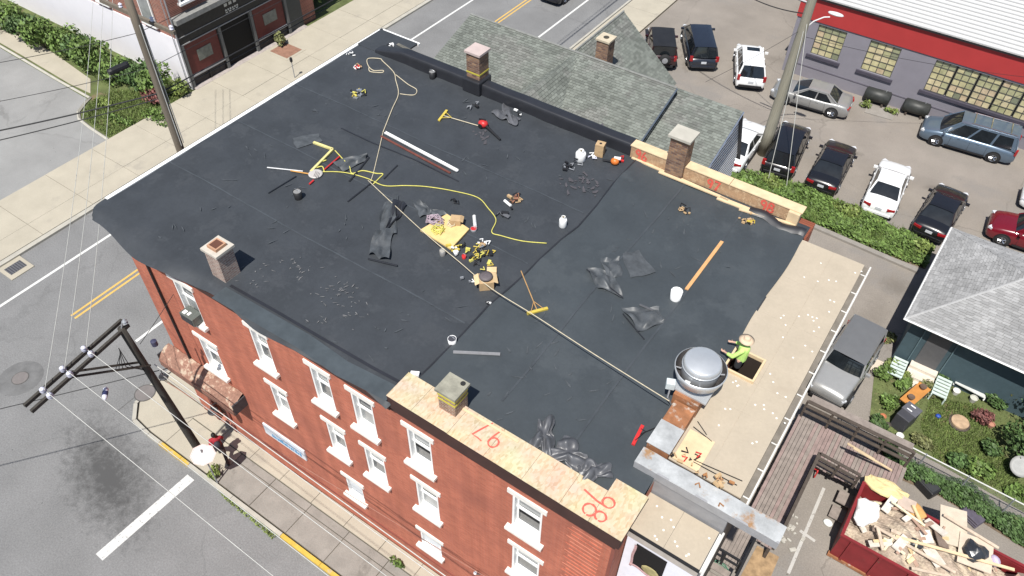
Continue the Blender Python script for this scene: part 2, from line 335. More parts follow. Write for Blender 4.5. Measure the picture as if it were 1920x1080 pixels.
# storm drain inlet in the far kerb
d0 = at(33, 505)
dr = thing('storm_drain', (d0.x, d0.y, 0), 'storm drain inlet with pale concrete frame in the far kerb', 'drain')
MB().b2(d0.x-.75, d0.x+.5, d0.y-.6, d0.y+.6, .0, .045).build('frame', CONC, dr)
MB().b2(d0.x-.45, d0.x+.18, d0.y-.42, d0.y+.42, .045, .06).build('grate', plain('drain_iron', (.10, .10, .11), .6), dr)
for k in range(7): MB().b2(d0.x-.42, d0.x+.15, d0.y-.37+k*.12, d0.y-.33+k*.12, .06, .075).build('bar', plain('bar_iron', (.05, .05, .055), .5), dr)
# near pavements, rounded at the corner
ns = struct('near_pavement', MB().prism([(-3.3, 60), (-3.3, -.6), (-3.1, -1.4), (-2.5, -1.95), (-1.5, -2.05), (40, -2.05), (40, -.02), (18, -.02), (-.6, -.02), (-.6, 60)], -.05, .085), JOINT)
for j in range(28): MB().b2(-3.28, -.62, .05+j*2.1, .05+j*2.1+2.08, .05, .12+RND.uniform(-.004, .004)).build('slab', CONC, ns)
MB().prism([(-3.28, .0), (-3.28, -.6), (-3.08, -1.38), (-2.48, -1.93), (-1.5, -2.03), (-.62, -2.03), (-.62, 0)], .05, .121).build('slab', CONC, ns)
MB().prism([(-.60, -2.03), (2.35, -2.03), (2.35, -.64), (-.60, -.64)], .05, .119).build('slab', CONC, ns)
for j in range(9): MB().b2(2.38+j*1.95, 2.38+j*1.95+1.92, -2.03, -.98, .05, .115+RND.uniform(-.006, .006)).build('slab', CONC_OLD, ns)
for j in range(9): MB().b2(2.38+j*1.95, 2.38+j*1.95+1.92, -.95, -.64, .05, .118+RND.uniform(-.006, .006)).build('slab', CONC_OLD, ns)
for j in range(11): MB().b2(-.6+j*1.7, -.6+j*1.7+1.68, -.6, -.03, .05, .15+RND.uniform(-.004, .004)).build('slab', CONC, ns)
def kerb(pts, name, mt, w=.16, h=.13):
    for a, b in zip(pts[:-1], pts[1:]):
        d = Vector((b[0]-a[0], b[1]-a[1], 0)); m_ = Vector(((a[0]+b[0])/2, (a[1]+b[1])/2, h/2-.02))
        tag(MB().box(m_, (d.length-.015, w, h+.04), math.atan2(d.y, d.x)).build(name, mt), kind='structure')
kerb([(-3.42, 58), (-3.42, 40), (-3.42, 20), (-3.42, 8), (-3.42, -.6), (-3.2, -1.5), (-2.55, -2.08), (-1.5, -2.18), (-.8, -2.18)], 'kerb', KERBST)
kerb([(-.8, -2.18), (.5, -2.18), (1.0, -2.18)], 'yellow_kerb', YELLOWP)
kerb([(1.0, -2.18), (3.5, -2.18), (6.2, -2.18)], 'kerb', KERBST)
kerb([(6.2, -2.18), (8.2, -2.18), (10.5, -2.18)], 'yellow_kerb', YELLOWP)
kerb([(10.5, -2.18), (14, -2.18), (18, -2.18), (30, -2.18)], 'kerb', KERBST)
# road paint
def line(a, b, w, mt, name='road_marking', z=.006):
    d = Vector((b[0]-a[0], b[1]-a[1])); n = Vector((-d.y, d.x)).normalized()*w/2; k = max(1, int(d.length/2)); mb = MB()
    P = [Vector(a)+d*(i/k) for i in range(k+1)]
    vs = [(p.x+s*n.x, p.y+s*n.y, z) for p in P for s in (-1, 1)]
    mb.add(vs, [(2*i, 2*i+2, 2*i+3, 2*i+1)[::-1] for i in range(k)])
    return tag(mb.build(name, mt), kind='structure')
line((-13.12, -30), (-13.12, 90), .15, LINEW); line((-6.12, .7), (-6.12, 90), .15, LINEW)
for s in (-.14, .14): line((-9.73+s, -.05), (-9.73+s, 90), .12, LINEY)
a, b = at(186, 1045), at(358, 895); line((a.x, a.y), (b.x, b.y), .42, M('stop_paint', (.60, .60, .58), rough=.75, var=.08, scale=6, col2=(.30, .30, .295), thr=.57, s2=9, fine=.2), 'stop_line')
a, b = at(1478, 1075), at(1545, 915); line((a.x, a.y), (b.x, b.y), .12, LINEO, 'parking_line')
a, b = at(1500, 995), at(1528, 1015); line((a.x, a.y), (b.x, b.y), .12, LINEO, 'parking_line', .010)
for px, py, nm, r in ((38, 709, 'manhole_cover', .36), (272, 737, 'utility_cover', .45)):
    p = at(px, py, .0 if px < 100 else .12)
    if px < 100: struct('manhole_patch', MB().lathe([(.95, .004), (.001, .0045)], p, 24, cap=False), M('asphalt_patch', (.155, .155, .155), rough=.9, var=.2, fine=.25))
    t = thing(nm, p, 'round iron manhole cover in dark patch of street' if px < 100 else 'round cover plate set in the corner pavement', 'manhole')
    MB().lathe([(r, .0), (r, .014), (r*.94, .014)], p, 24).build('ring', plain('iron_ring', (.09, .085, .08), .6), t)
    MB().lathe([(r*.9, .0), (r*.9, .018), (.001, .02)], p, 24, cap=False).build('cover', plain('iron_cover', (.16, .145, .14), .7), t)

# ------------------------------------------------------------------ foliage helpers
def leaves(mb, n, fn, s0, s1, up=.35):
    for _ in range(n):
        p, nr = fn(); d = Vector((RND.gauss(0, 1), RND.gauss(0, 1), RND.gauss(0, 1)+up)).normalized()
        d = (d*.8+nr*.7).normalized(); a = d.cross(Vector((RND.random(), RND.random(), RND.random()))).normalized(); b = d.cross(a); s = RND.uniform(s0, s1)
        mb.add([p-a*s, p-b*s*.5, p+a*s, p+b*s*.5], [(0, 1, 2, 3)])
    return mb
def blobfn(blobs):
    ws = [r[0]*r[1]+r[2]*r[0] for _, r in blobs]; tot = sum(ws)
    def f():
        k = RND.uniform(0, tot)
        for (c, r), w_ in zip(blobs, ws):
            k -= w_
            if k <= 0: break
        while True:
            d = Vector((RND.gauss(0, 1), RND.gauss(0, 1), RND.gauss(0, 1))).normalized()
            if d.z > -.75: break
        q = RND.uniform(.62, 1.06)
        return Vector((c[0]+d.x*r[0]*q, c[1]+d.y*r[1]*q, max(.03, c[2]+d.z*r[2]*q))), d
    return f
def bush(x, y, rx, ry, h, mt, label, n=900, s=.09, name='bush', cat='bush', group=None, z=0, nb=6, stems=True):
    t = thing(name, (x, y, z), label, cat, group)
    bl = []
    for i in range(nb):
        a = RND.uniform(0, 6.28); q = RND.uniform(.15, .6)
        bl.append(((x+math.cos(a)*rx*q, y+math.sin(a)*ry*q, z+h*RND.uniform(.35, .68)), (rx*RND.uniform(.4, .62), ry*RND.uniform(.4, .62), h*RND.uniform(.28, .42))))
    leaves(MB(), n, blobfn(bl), s*.5, s*1.55).build('foliage', mt, t)
    if stems:
        m_ = MB()
        for i in range(5):
            a = RND.uniform(0, 6.28); m_.tube([(x, y, z), (x+math.cos(a)*rx*.3, y+math.sin(a)*ry*.3, z+h*.5), (x+math.cos(a)*rx*.5, y+math.sin(a)*ry*.5, z+h*.75)], .025, 5, .008)
        m_.build('stem', WOODD, t)
    return t
def inpoly(p, poly):
    c = False; n = len(poly)
    for i in range(n):
        (x1, y1), (x2, y2) = poly[i], poly[(i+1) % n]
        if (y1 > p[1]) != (y2 > p[1]) and p[0] < (x2-x1)*(p[1]-y1)/(y2-y1)+x1: c = not c
    return c
def polyfn(poly, hfun):
    xs = [p[0] for p in poly]; ys = [p[1] for p in poly]
    def f():
        while True:
            p = (RND.uniform(min(xs), max(xs)), RND.uniform(min(ys), max(ys)))
            if inpoly(p, poly): break
        return Vector((p[0], p[1], hfun(*p)*RND.uniform(.25, 1.0))), Vector((0, 0, 1))
    return f
def bump2(x, y): return .5+.5*math.sin(x*1.9+1.3*math.sin(y*1.1))*math.cos(y*2.3+math.sin(x*.8))
def blades(poly, n, h, mt, name, label=None):
    mb = MB(); f = polyfn(poly, lambda x, y: 0)
    for _ in range(n):
        p, _d = f(); a = RND.uniform(0, 6.28); hh = h*RND.uniform(.5, 1.3); w_ = .02*RND.uniform(.7, 1.5)
        dx, dy = math.cos(a), math.sin(a); lx, ly = RND.uniform(-.6, .6)*hh, RND.uniform(-.6, .6)*hh
        mb.add([(p.x-dx*w_, p.y-dy*w_, .005), (p.x+dx*w_, p.y+dy*w_, .005), (p.x+lx, p.y+ly, hh)], [(0, 1, 2)])
    return tag(mb.build(name, mt), label, kind='stuff')

# ------------------------------------------------------------------ the brick building
BB = thing('brick_building', (8.5, 7, 0), 'long three storey red brick corner building with wide black membrane roof', 'building')
X0, X1, YF = -.7, 18.1, 13.6
WIN = []
for x0, x1 in ((1.45, 2.45), (5.05, 5.85), (7.65, 8.45), (9.3, 10.15), (11.42, 12.3), (15.05, 16.0)):
    WIN += [(x0, x1, 7.6, 9.35, 'sash'), (x0+.05, x1+.05, 4.75, 6.42, 'sash')]
WIN += [(7.95, 8.75, 2.0, 3.15, 'board'), (11.35, 12.25, 1.95, 2.95, 'board')]
DOOR = (.35, 1.45, .16, 2.9)
def wall_y(mb, x0, x1, z0, z1, y, ops, depth=.28, flip=1):
    xs = sorted({x0, x1, *[v for o in ops for v in o[:2]]}); zs = sorted({z0, z1, *[v for o in ops for v in o[2:4]]})
    for i in range(len(xs)-1):
        for j in range(len(zs)-1):
            cx, cz = (xs[i]+xs[i+1])/2, (zs[j]+zs[j+1])/2
            if any(o[0] < cx < o[1] and o[2] < cz < o[3] for o in ops): continue
            mb.add([(xs[i], y, zs[j]), (xs[i+1], y, zs[j]), (xs[i+1], y, zs[j+1]), (xs[i], y, zs[j+1])], [(0, 1, 2, 3)])
    for o in ops:
        a, b, c, d = o[:4]; q = y+depth*flip
        for p1, p2 in (((a, c), (b, c)), ((b, c), (b, d)), ((b, d), (a, d)), ((a, d), (a, c))):
            mb.add([(p1[0], y, p1[1]), (p2[0], y, p2[1]), (p2[0], q, p2[1]), (p1[0], q, p1[1])], [(3, 2, 1, 0)])
    return mb
wall_y(MB(), X0, X1, 0, 10.45, 0, WIN+[DOOR]).build('side_wall', BRICK, BB)
MB().add([(X0, 0, 0), (X0, YF, 0), (X0, YF, 10.45), (X0, 0, 10.45)], [(3, 2, 1, 0)]).build('front_wall', BRICK_F, BB)
MB().add([(X1, 0, 0), (X1, YF, 0), (X1, YF, 10.45), (X1, 0, 10.45)], [(0, 1, 2, 3)]).add([(X0, YF, 0), (X1, YF, 0), (X1, YF, 10.45), (X0, YF, 10.45)], [(3, 2, 1, 0)]).build('rear_wall', BRICK_F, BB)
# stone water table near the base and raised brick courses at the right end
MB().b2(X0-.03, X1, -.035, 0, .95, 1.03).build('water_table', M('painted_band', (.20, .055, .04), rough=.8), BB)
for k in range(34): MB().b2(16.75+(.12 if k % 2 else 0), 17.75, -.022, 0, 3.2+k*.205, 3.2+k*.205+.05).build('raised_course', BRICK, BB)
MB().b2(18.0, 18.1, -.03, -.001, 0, 10.3).build('corner_board', plain('corner_dark', (.22, .07, .05)), BB)
MB().tube([(.3, -.06, 10.2), (.3, -.06, 4.3)], .045, 6).build('downspout', BLACKP, BB)
STONE = M('painted_stone', (.76, .73, .68), rough=.7, var=.08, scale=5, fine=.1)
CURTAIN = M('pane_with_blind', (.25, .26, .26), rough=.12, var=.25, scale=1.4, spec=.6); DPANE = M('dark_pane', (.045, .05, .055), rough=.06, var=.3, scale=2, spec=.7)
for i, (x0, x1, z0, z1, kd) in enumerate(WIN):
    fr = MB(); t = .07
    for a in (x0, x1-t): fr.b2(a, a+t, .02, .3, z0+.03, z1)
    fr.b2(x0+t, x1-t, .02, .3, z1-t, z1); fr.b2(x0+t, x1-t, .1, .3, z0+.03, z0+.12)
    wn = fr.build('window', WHITE, BB)
    MB().b2(x0-.14, x1+.14, -.05, .02, z1+.004, z1+.19).build('lintel', STONE, wn)
    s = MB().b2(x0-.13, x1+.13, -.17, -.001, z0-.14, z0-.02)
    s.add([(x0, -.17, z0-.018), (x1, -.17, z0-.018), (x1, .22, z0+.06), (x0, .22, z0+.06)], [(0, 1, 2, 3)]); s.build('sill', STONE, wn)
    if kd == 'board':
        MB().b2(x0+t, x1-t, .12, .15, z0+.12, z1-t).build('board', plain('pale_board', (.58, .60, .62), .6, .06), wn); continue
    zm = z0+(z1-z0)*.52
    MB().b2(x0+t, x1-t, .13, .19, zm-.035, zm+.035).build('meeting_rail', WHITE, wn)
    MB().b2(x0+t, x0+t+.05, .17, .22, z0+.12, z1-t).b2(x1-t-.05, x1-t, .17, .22, z0+.12, z1-t).b2(x0+t+.05, x1-t-.05, .17, .22, z1-t-.05, z1-t).b2(x0+t+.05, x1-t-.05, .15, .22, z0+.12, z0+.2).build('sash', WHITE, wn)
    MB().b2(x0+t+.05, x1-t-.05, .2, .215, zm+.035, z1-t-.05).build('pane', CURTAIN if i % 3 else DPANE, wn)
    lo = MB().b2(x0+t+.05, x1-t-.05, .18, .195, z0+.2, zm-.035).build('pane', DPANE if i % 3 else CURTAIN, wn)
    if i % 4 in (1, 2): MB().b2(x0+t+.055, x1-t-.055, .192, .199, zm+.04+(z1-zm)*(.1 if i % 4 == 1 else .45), z1-t-.052).build('blind', plain('blind_%d' % (i % 3), ((.50, .48, .43), (.36, .38, .38), (.56, .55, .52))[i % 3], .8, .1), wn)
    if i in (8, 10): MB().b2(x0+t+.06, x1-t-.06, .16, .175, zm-.25, zm-.05).build('opening', plain('window_gap', (.004, .004, .005), .8), wn)
# window air conditioner in the first top window
ac = thing('air_conditioner', (2.0, -.2, 7.62), 'small dark window air conditioner in the leftmost top floor window', 'air conditioner')
MB().b2(1.62, 2.28, -.3, .12, 7.66, 8.02).build('casing', plain('ac_casing', (.10, .11, .10), .5), ac, bevel=.02)
MB().b2(1.66, 2.24, -.315, -.30, 7.7, 7.98).build('grille', plain('ac_grille', (.04, .04, .045), .6), ac)
MB().b2(1.72, 1.86, -.25, -.1, 8.02, 8.045).b2(1.92, 2.02, -.22, -.08, 8.02, 8.04).build('label_plate', WHITE, ac)
# ground floor doorway at the corner and the rusty canopy above it
dk = MB().b2(DOOR[0]+.02, DOOR[1]-.02, .2, .24, DOOR[2], DOOR[3]).build('door', plain('dark_door', (.05, .025, .022), .5), BB)
MB().b2(.62, 1.18, .185, .2, 1.3, 2.5).build('pane', DPANE, dk)
for xx in (.35, 1.4): MB().b2(xx-.1, xx+.06, -.06, .0-.001, .16, 3.1).build('door_frame', plain('door_frame_red', (.16, .045, .035), .7), BB)
cz = MB(); CX0, CX1 = -1.0, 3.15
def cano(u, v):
    x = CX0+(CX1-CX0)*u; y = -.02-.6*v; z = 4.25-.42*v*v+.03*math.sin(x*7+v*4); return (x, y, z)
cz.grid(cano, 26, 8); cn = cz.build('canopy', M('canopy_rust', (.30, .165, .12), rough=.9, var=.3, scale=3, col2=(.46, .36, .27), thr=.52, s2=3, fine=.25, fscale=12), BB)
MB().b2(CX0, CX1, -.64, -.58, 3.5, 3.85).build('fascia', plain('canopy_fascia', (.22, .11, .08), .7, .25), cn)
MB().prism([(CX1-.02, -.6), (CX1-.02, 0), (CX1+.04, 0), (CX1+.04, -.6)], 3.55, 4.1).build('end_panel', plain('canopy_end', (.05, .05, .055), .6), cn)
MB().prism([(CX0-.04, -.6), (CX0-.04, 0), (CX0, 0), (CX0, -.6)], 3.55, 4.1).build('end_panel', plain('canopy_end', (.05, .05, .055), .6), cn)
MB().b2(CX0, CX1, -.58, -.01, 3.5, 3.54).build('soffit', CORNICE, cn)
for xx in (-.6, 2.2):
    MB().lathe([(.02, 0), (.16, .03), (.2, .12), (.16, .16), (.05, .13)], (xx, -.9, 3.25), 14).tube([(xx, -.62, 3.6), (xx, -.9, 3.72), (xx, -.9, 3.38)], .025, 6).build('lamp', plain('old_lamp', (.06, .06, .065), .5, metal=.5), cn)
# blue and white sign board on the facade
sg = thing('sign_board', (4.9, -.06, 2.2), 'weathered white sign board with blue lettering on the brick side wall', 'sign')
MB().b2(3.8, 5.95, -.07, -.01, 2.25, 2.92).build('board', plain('sign_white', (.62, .64, .68), .5, .1), sg)
m_ = MB(); xx = 4.2
while xx < 5.75:
    w_ = RND.uniform(.05, .12); m_.b2(xx, xx+w_, -.078, -.07, 2.36, 2.36+RND.uniform(.14, .22)); xx += w_+RND.uniform(.02, .05)
tag(m_.build('lettering', plain('sign_blue', (.08, .27, .48), .5), sg), kind='stuff')
m_ = MB(); xx = 4.5
while xx < 5.7:
    w_ = RND.uniform(.04, .1); m_.b2(xx, xx+w_, -.078, -.07, 2.66, 2.72); xx += w_+RND.uniform(.03, .08)
tag(m_.build('lettering', plain('sign_blue_pale', (.40, .48, .62), .5), sg), kind='stuff')
# cornice
OZ = 10.83
MB().b2(X0-.1, 11.1, -.2, -.002, 10.08, 10.28).b2(X0-.02, X1, -.1, -.003, 9.95, 10.079).build('cornice', CORNICE, BB)
MB().b2(11.1, 18.22, -.22, -.002, 10.3, OZ-.018).build('cornice_board', CORNICE, BB)
MB().b2(-1.9, X0-.001, .5, 13.9, 10.1, 10.4).build('front_cornice', EPDMB, BB)
MB().b2(-2.12, -1.96, .6, 14.75, 10.5, 10.6).b2(-2.1, .1, 14.62, 14.76, 10.5, 10.6).build('white_drip_edge', WHITE, BB)
# ---- roof membrane: front sheet, with a rolled, wavy drooping eave; then the newer rear sheet lapping it
def wrinkle(x, y):
    return .010*math.sin(x*2.1+1.7*math.sin(y*.7))+.008*math.sin(y*3.3+x*.6)+.006*math.sin(x*7+y*5)
def frontsheet(u, v):
    x = -2.08+(18.05+2.08)*u; vv = v; y = -.36+(13.1+.36)*vv
    if y > 12.6 and x < .2: pass
    z = ROOF+wrinkle(x, y); e = max(0, .12-y)/.48
    if x < 11.2:
        y -= e*(.12*math.sin(x*1.1+.5)+.16*math.exp(-((x-1.8)/1.6)**2)); z -= e*e*(.16+.07*math.sin(x*2.3))
    else: y = max(y, .45)
    # rounded front left corner
    cx, cy = -2.08+.8, -.36+.7
    if x < cx and y < cy:
        dx, dy = (cx-x)/.8, (cy-y)/.7; d = math.hypot(dx, dy)
        if d > 1: x = cx-dx/d*.8; y = cy-dy/d*.7; z -= .12*(d-1)
    if x < -1.8: z -= .05
    return (x, y, z)
MB().grid(frontsheet, 120, 90).build('roof_membrane', EPDM, BB, smooth=True)
MB().b2(-2.02, .05, 13.1, 14.65, 10.55, ROOF).build('roof_membrane', EPDM, BB)
SEAM = [(1205, 288), (1150, 345), (1120, 385), (1085, 425), (1050, 452), (1012, 487), (985, 515), (945, 550), (915, 575), (870, 625), (830, 665), (775, 720)]
SW = [R(*p) for p in SEAM]
def seamx(y):
    pts = sorted((p.y, p.x) for p in SW)
    if y <= pts[0][0]: return pts[0][1]
    for (y0, x0), (y1, x1) in zip(pts[:-1], pts[1:]):
        if y0 <= y <= y1: return x0+(x1-x0)*(y-y0)/(y1-y0)
    return pts[-1][1]
def rearsheet(u, v):
    y = .3+12.6*v; xs = seamx(y); x = xs+(18.05+.05*math.sin(y*1.3)-xs)*u
    z = ROOF+.012+wrinkle(x, y)+.01*math.sin(x*1.4-y*2.2)*math.sin(y*1.1)
    if u < .05: z += .03
    if u > .98: z += .02
    return (x, y, z)
MB().grid(rearsheet, 60, 70).build('roof_membrane', EPDM2, BB, smooth=True)
MB().tube([p+Vector((0, 0, .03)) for p in SW], .035, 5).build('membrane_fold', EPDMB, BB)
for a, b in (((120, 0), (0, 0)),): pass
def strip(pts, w_, mt, name='patch_strip', h=.02):
    P = [R(*p, h) for p in pts]; mb = MB(); vs = []
    for i, p in enumerate(P):
        t = (P[min(i+1, len(P)-1)]-P[max(0, i-1)]).normalized(); n = Vector((-t.y, t.x, 0))*w_/2; vs += [p-n, p+n]
    mb.add(vs, [(2*i, 2*i+2, 2*i+3, 2*i+1)[::-1] for i in range(len(P)-1)]); return mb.build(name, mt, BB)
strip([(410, 548), (500, 600), (570, 640), (640, 690), (735, 738)], .55, M('flashing_strip', (.054, .065, .073), rough=.5, var=.2, scale=2), h=.035)
strip([(432, 535), (520, 585), (600, 632), (700, 690), (760, 722)], .10, EPDMB, h=.03)
strip([(860, 340), (780, 300), (700, 268), (640, 240)], .05, EPDMB, h=.025)
SEAMM = M('lap_seam', (.052, .059, .067), rough=.5, var=.2, scale=2)
for y in (3.1, 6.2, 9.3): MB().grid(lambda u, v: (-1.9+(seamx(y)+1.7)*u, y+.05*v+.03*math.sin(u*9), ROOF+.008+wrinkle(-1.9+(seamx(y)+1.7)*u, y)), 60, 1).build('lap_seam', SEAMM, BB)
for x in (13.6, 15.9): MB().grid(lambda u, v: (x+.06*v+.03*math.sin(u*8+x), 1.5+11.2*u, ROOF+.028+wrinkle(x, 1.5+11.2*u)), 60, 1).build('lap_seam', SEAMM, BB)
# scuffs and dried glue: thin irregular smears of pale residue
GLUE = M('glue_residue', (.15, .148, .15), rough=.8, var=.4, scale=8); SCUF = M('scuff', (.062, .069, .076), rough=.6, var=.3, scale=5)
def smear(px, py, n, ln, ang, mt, w_=.03, sp=.25):
    m_ = MB(); c = R(px, py, .028)
    for _ in range(n):
        p = c+Vector((RND.gauss(0, sp), RND.gauss(0, sp), RND.uniform(0, .004))); a = ang+RND.gauss(0, .5); l = ln*RND.uniform(.3, 1.2)
        q = [p+Vector((math.cos(a), math.sin(a), 0))*l*t+Vector((-math.sin(a), math.cos(a), 0))*w_*RND.uniform(.1, 1)*s for t, s in ((0, .3), (.3, 1), (.7, .8), (1, .1), (.6, -.8), (.25, -1))]
        m_.add(q, [(0, 5, 4, 3, 2, 1)])
    return tag(m_.build('scuff_marks', mt, BB), kind='stuff')
for px, py, n in ((635, 545, 22), (655, 580, 16), (545, 495, 14), (570, 505, 12), (475, 520, 12), (610, 545, 10), (605, 600, 8)): smear(px, py, n, .16, RND.uniform(0, 3), GLUE, .02)
for _ in range(60):
    smear(RND.uniform(250, 1400), RND.uniform(120, 620), 6, .3, RND.uniform(0, 3), SCUF, .025, .4) if False else None
for px, py in ((560, 330), (700, 230), (650, 420), (880, 330), (960, 300), (1180, 470), (1240, 500), (1020, 640), (1160, 600), (1000, 700), (820, 560), (760, 610), (690, 640), (1100, 330), (520, 420), (420, 380), (350, 440), (860, 220), (1330, 470), (1280, 420), (600, 200), (480, 300), (930, 780), (1050, 760), (1230, 420), (1120, 700), (980, 430), (1050, 560)):
    smear(px+RND.uniform(-15, 15), py+RND.uniform(-15, 15), 5, .35, RND.uniform(0, 3), SCUF, .03, .45)
DUST = M('dusty_patch', (.066, .062, .070), rough=.8, var=.3, scale=2)
for px, py in ((1090, 340), (1110, 355), (1075, 350), (900, 260), (1120, 250)): smear(px, py, 9, .3, RND.uniform(0, 3), DUST, .08, .25)
# ---- far parapet wrapped in black membrane, stepping up at the chimney, then bare OSB
def par(u, v):
    x = -.95+(11.3+.95)*u; prof = [(13.02, ROOF), (13.05, ROOF+.40), (13.075, ROOF+.45), (13.46, ROOF+.47), (13.54, ROOF+.42), (13.58, ROOF-.3)]
    k = v*5; i = min(4, int(k)); f = k-i; y = prof[i][0]+(prof[i+1][0]-prof[i][0])*f; z = prof[i][1]+(prof[i+1][1]-prof[i][1])*f
    s = min(1, (x+.95)/1.5); return (x+.0, y+.006*math.sin(x*3), ROOF+(z-ROOF)*(.25+.75*s)+.005*math.sin(x*4+1) if z > ROOF else z)
MB().grid(par, 60, 20).build('wrapped_parapet', EPDMB, BB, smooth=True)
MB().b2(.6, 11.2, 13.12, 13.4, 10.4, ROOF+.36).add([(11.3, 13.02, ROOF), (11.3, 13.58, ROOF), (11.3, 13.54, ROOF+.42), (11.3, 13.46, ROOF+.47), (11.3, 13.075, ROOF+.45), (11.3, 13.05, ROOF+.40)], [(0, 1, 2, 3, 4, 5)]).build('parapet_core', EPDMB, BB)
strip([(745, 82), (880, 150), (1000, 205), (1100, 250), (1190, 292)], .16, M('dusty_edge', (.12, .115, .10), rough=.9, var=.3, scale=3), h=.02)
for i, (x0, x1) in enumerate(((11.33, 12.72), (13.44, 14.3), (14.32, 15.9), (15.92, 17.25))):
    MB().b2(x0, x1, 12.94, 12.965, ROOF+.02, ROOF+.5).build('osb_panel', OSBD, BB)
MB().b2(11.33, 17.62, 12.97, 13.3, ROOF-.4, ROOF+.48).build('parapet_core', WOODN, BB)
for x0, x1 in ((11.3, 12.72), (13.46, 15.1), (15.12, 17.68)): MB().b2(x0, x1, 12.92, 13.34, ROOF+.505, ROOF+.54).build('cap_board', WOODN, BB)
MB().b2(17.26, 17.64, 12.80, 12.965, ROOF+.02, ROOF+.5).build('end_block', WOODN, BB)
for k, (a, b, c) in enumerate((((1185, 297), (1365, 378), .0), ((1235, 325), (1350, 372), .05), ((1345, 372), (1440, 410), .02), ((1385, 395), (1490, 425), .0))):
    p, q = R(*a), R(*b); d = q-p
    MB().box((p+q)/2+Vector((0, 0, .045+.03*(k % 2))), (d.length, .12+.08*(k == 2), .045), math.atan2(d.y, d.x)).build('nailer_board', WOODN, BB)
def num(strokes, o, ux, uy, sc, nrm, w_=.035):
    mb = MB(); o = Vector(o); ux = Vector(ux); uy = Vector(uy); nrm = Vector(nrm)
    for si, st in enumerate(strokes):
        P = [o+ux*(a*sc)+uy*(b*sc)+nrm*(.006+.0025*si) for a, b in st]; vs = []
        for i, p in enumerate(P):
            t = (P[min(i+1, len(P)-1)]-P[max(0, i-1)]).normalized(); n = t.cross(nrm).normalized()*w_*RND.uniform(.5, 1.0); vs += [p-n, p+n]
        mb.add(vs, [(2*i, 2*i+2, 2*i+3, 2*i+1) for i in range(len(P)-1)])
    return mb.build('painted_number', SPRAY, BB)
def circ(cx, cy, rx, ry, a0=0, a1=348, n=14): return [(cx+rx*math.cos(math.radians(a0+(a1-a0)*i/n)), cy+ry*math.sin(math.radians(a0+(a1-a0)*i/n))) for i in range(n+1)]
NINE = [circ(.25, .72, .22, .24), [(.46, .75), (.44, .4), (.36, .0)]]; SEVEN = [[(.0, 1), (.25, .98), (.52, 1.0), (.4, .55), (.22, 0)]]
EIGHT = [circ(.25, .75, .2, .23), circ(.25, .26, .25, .26)]; SIX = [circ(.25, .25, .23, .25), [(.03, .3), (.1, .65), (.3, 1.0)]]
def two(a, b): return a+[[(x+.68, y) for x, y in s] for s in b]
# near strip of OSB over the cornice (its numbers read from the roof side)
OZ = 10.83
MB().b2(11.12, 18.2, -.16, .68, 10.5, OZ-.016).build('parapet_core', WOODD, BB)
xs = [11.1, 11.95, 13.15, 14.3, 15.45, 16.55, 17.35, 18.25]
for i in range(7):
    y1 = .71 if i < 6 else 1.12
    MB().b2(xs[i]+.004, xs[i+1]-.004, -.24+RND.uniform(-.01, .01), y1, OZ-.014, OZ+RND.uniform(-.002, .004)).build('osb_panel', OSB, BB)
    if i in (1, 2, 4): MB().b2(xs[i]+.5, xs[i]+.504, -.2, y1-.02, OZ+.0045, OZ+.0055).build('chalk_line', plain('chalk_line', (.28, .18, .1)), BB)
MB().b2(12.9, 14.8, .56, .63, OZ+.005, OZ+.02).build('batten', WOODN, BB)
p = at(925, 830, OZ); ux_ = (at(893, 806, OZ)-p).normalized(); uy_ = Vector((-ux_.y, ux_.x, 0)); num(two(NINE, SEVEN), p-ux_*.25*.6-uy_*.72*.6+Vector((0, 0, .004)), ux_, uy_, .6, (0, 0, 1), .03)
p = at(1141, 943, OZ); num(two([NINE[0], [(.46, .75), (.44, .3), (.30, -.35)]], EIGHT), (p.x-.72*.62, p.y+.25*.62, OZ+.004), (0, -1, 0), (1, 0, 0), .62, (0, 0, 1), .03)
num(two(NINE, SIX), (11.55, 12.935, ROOF+.1), (1, 0, 0), (0, 0, 1), .36, (0, -1, 0), .05)
num(two(NINE, SEVEN), (14.35, 12.935, ROOF+.08), (1, 0, 0), (0, 0, 1), .36, (0, -1, 0), .05)
num(two(NINE, EIGHT), (16.3, 12.935, ROOF+.08), (1, 0, 0), (0, 0, 1), .38, (0, -1, 0), .05)
# lifted black edge sheet near the far end of the parapet
ls = [(1400, 402), (1430, 412), (1460, 432), (1490, 440), (1505, 445)]
LP = [R(*p) for p in ls]
MB().grid(lambda u, v: tuple(LP[min(3, int(u*4))].lerp(LP[min(3, int(u*4))+1], u*4-min(3, int(u*4)))+Vector((0, .32*v, .02+.26*math.sin(v*2.2)*.45+.04*math.sin(u*9)))), 16, 5).build('lifted_membrane', EPDMB, BB, smooth=True)
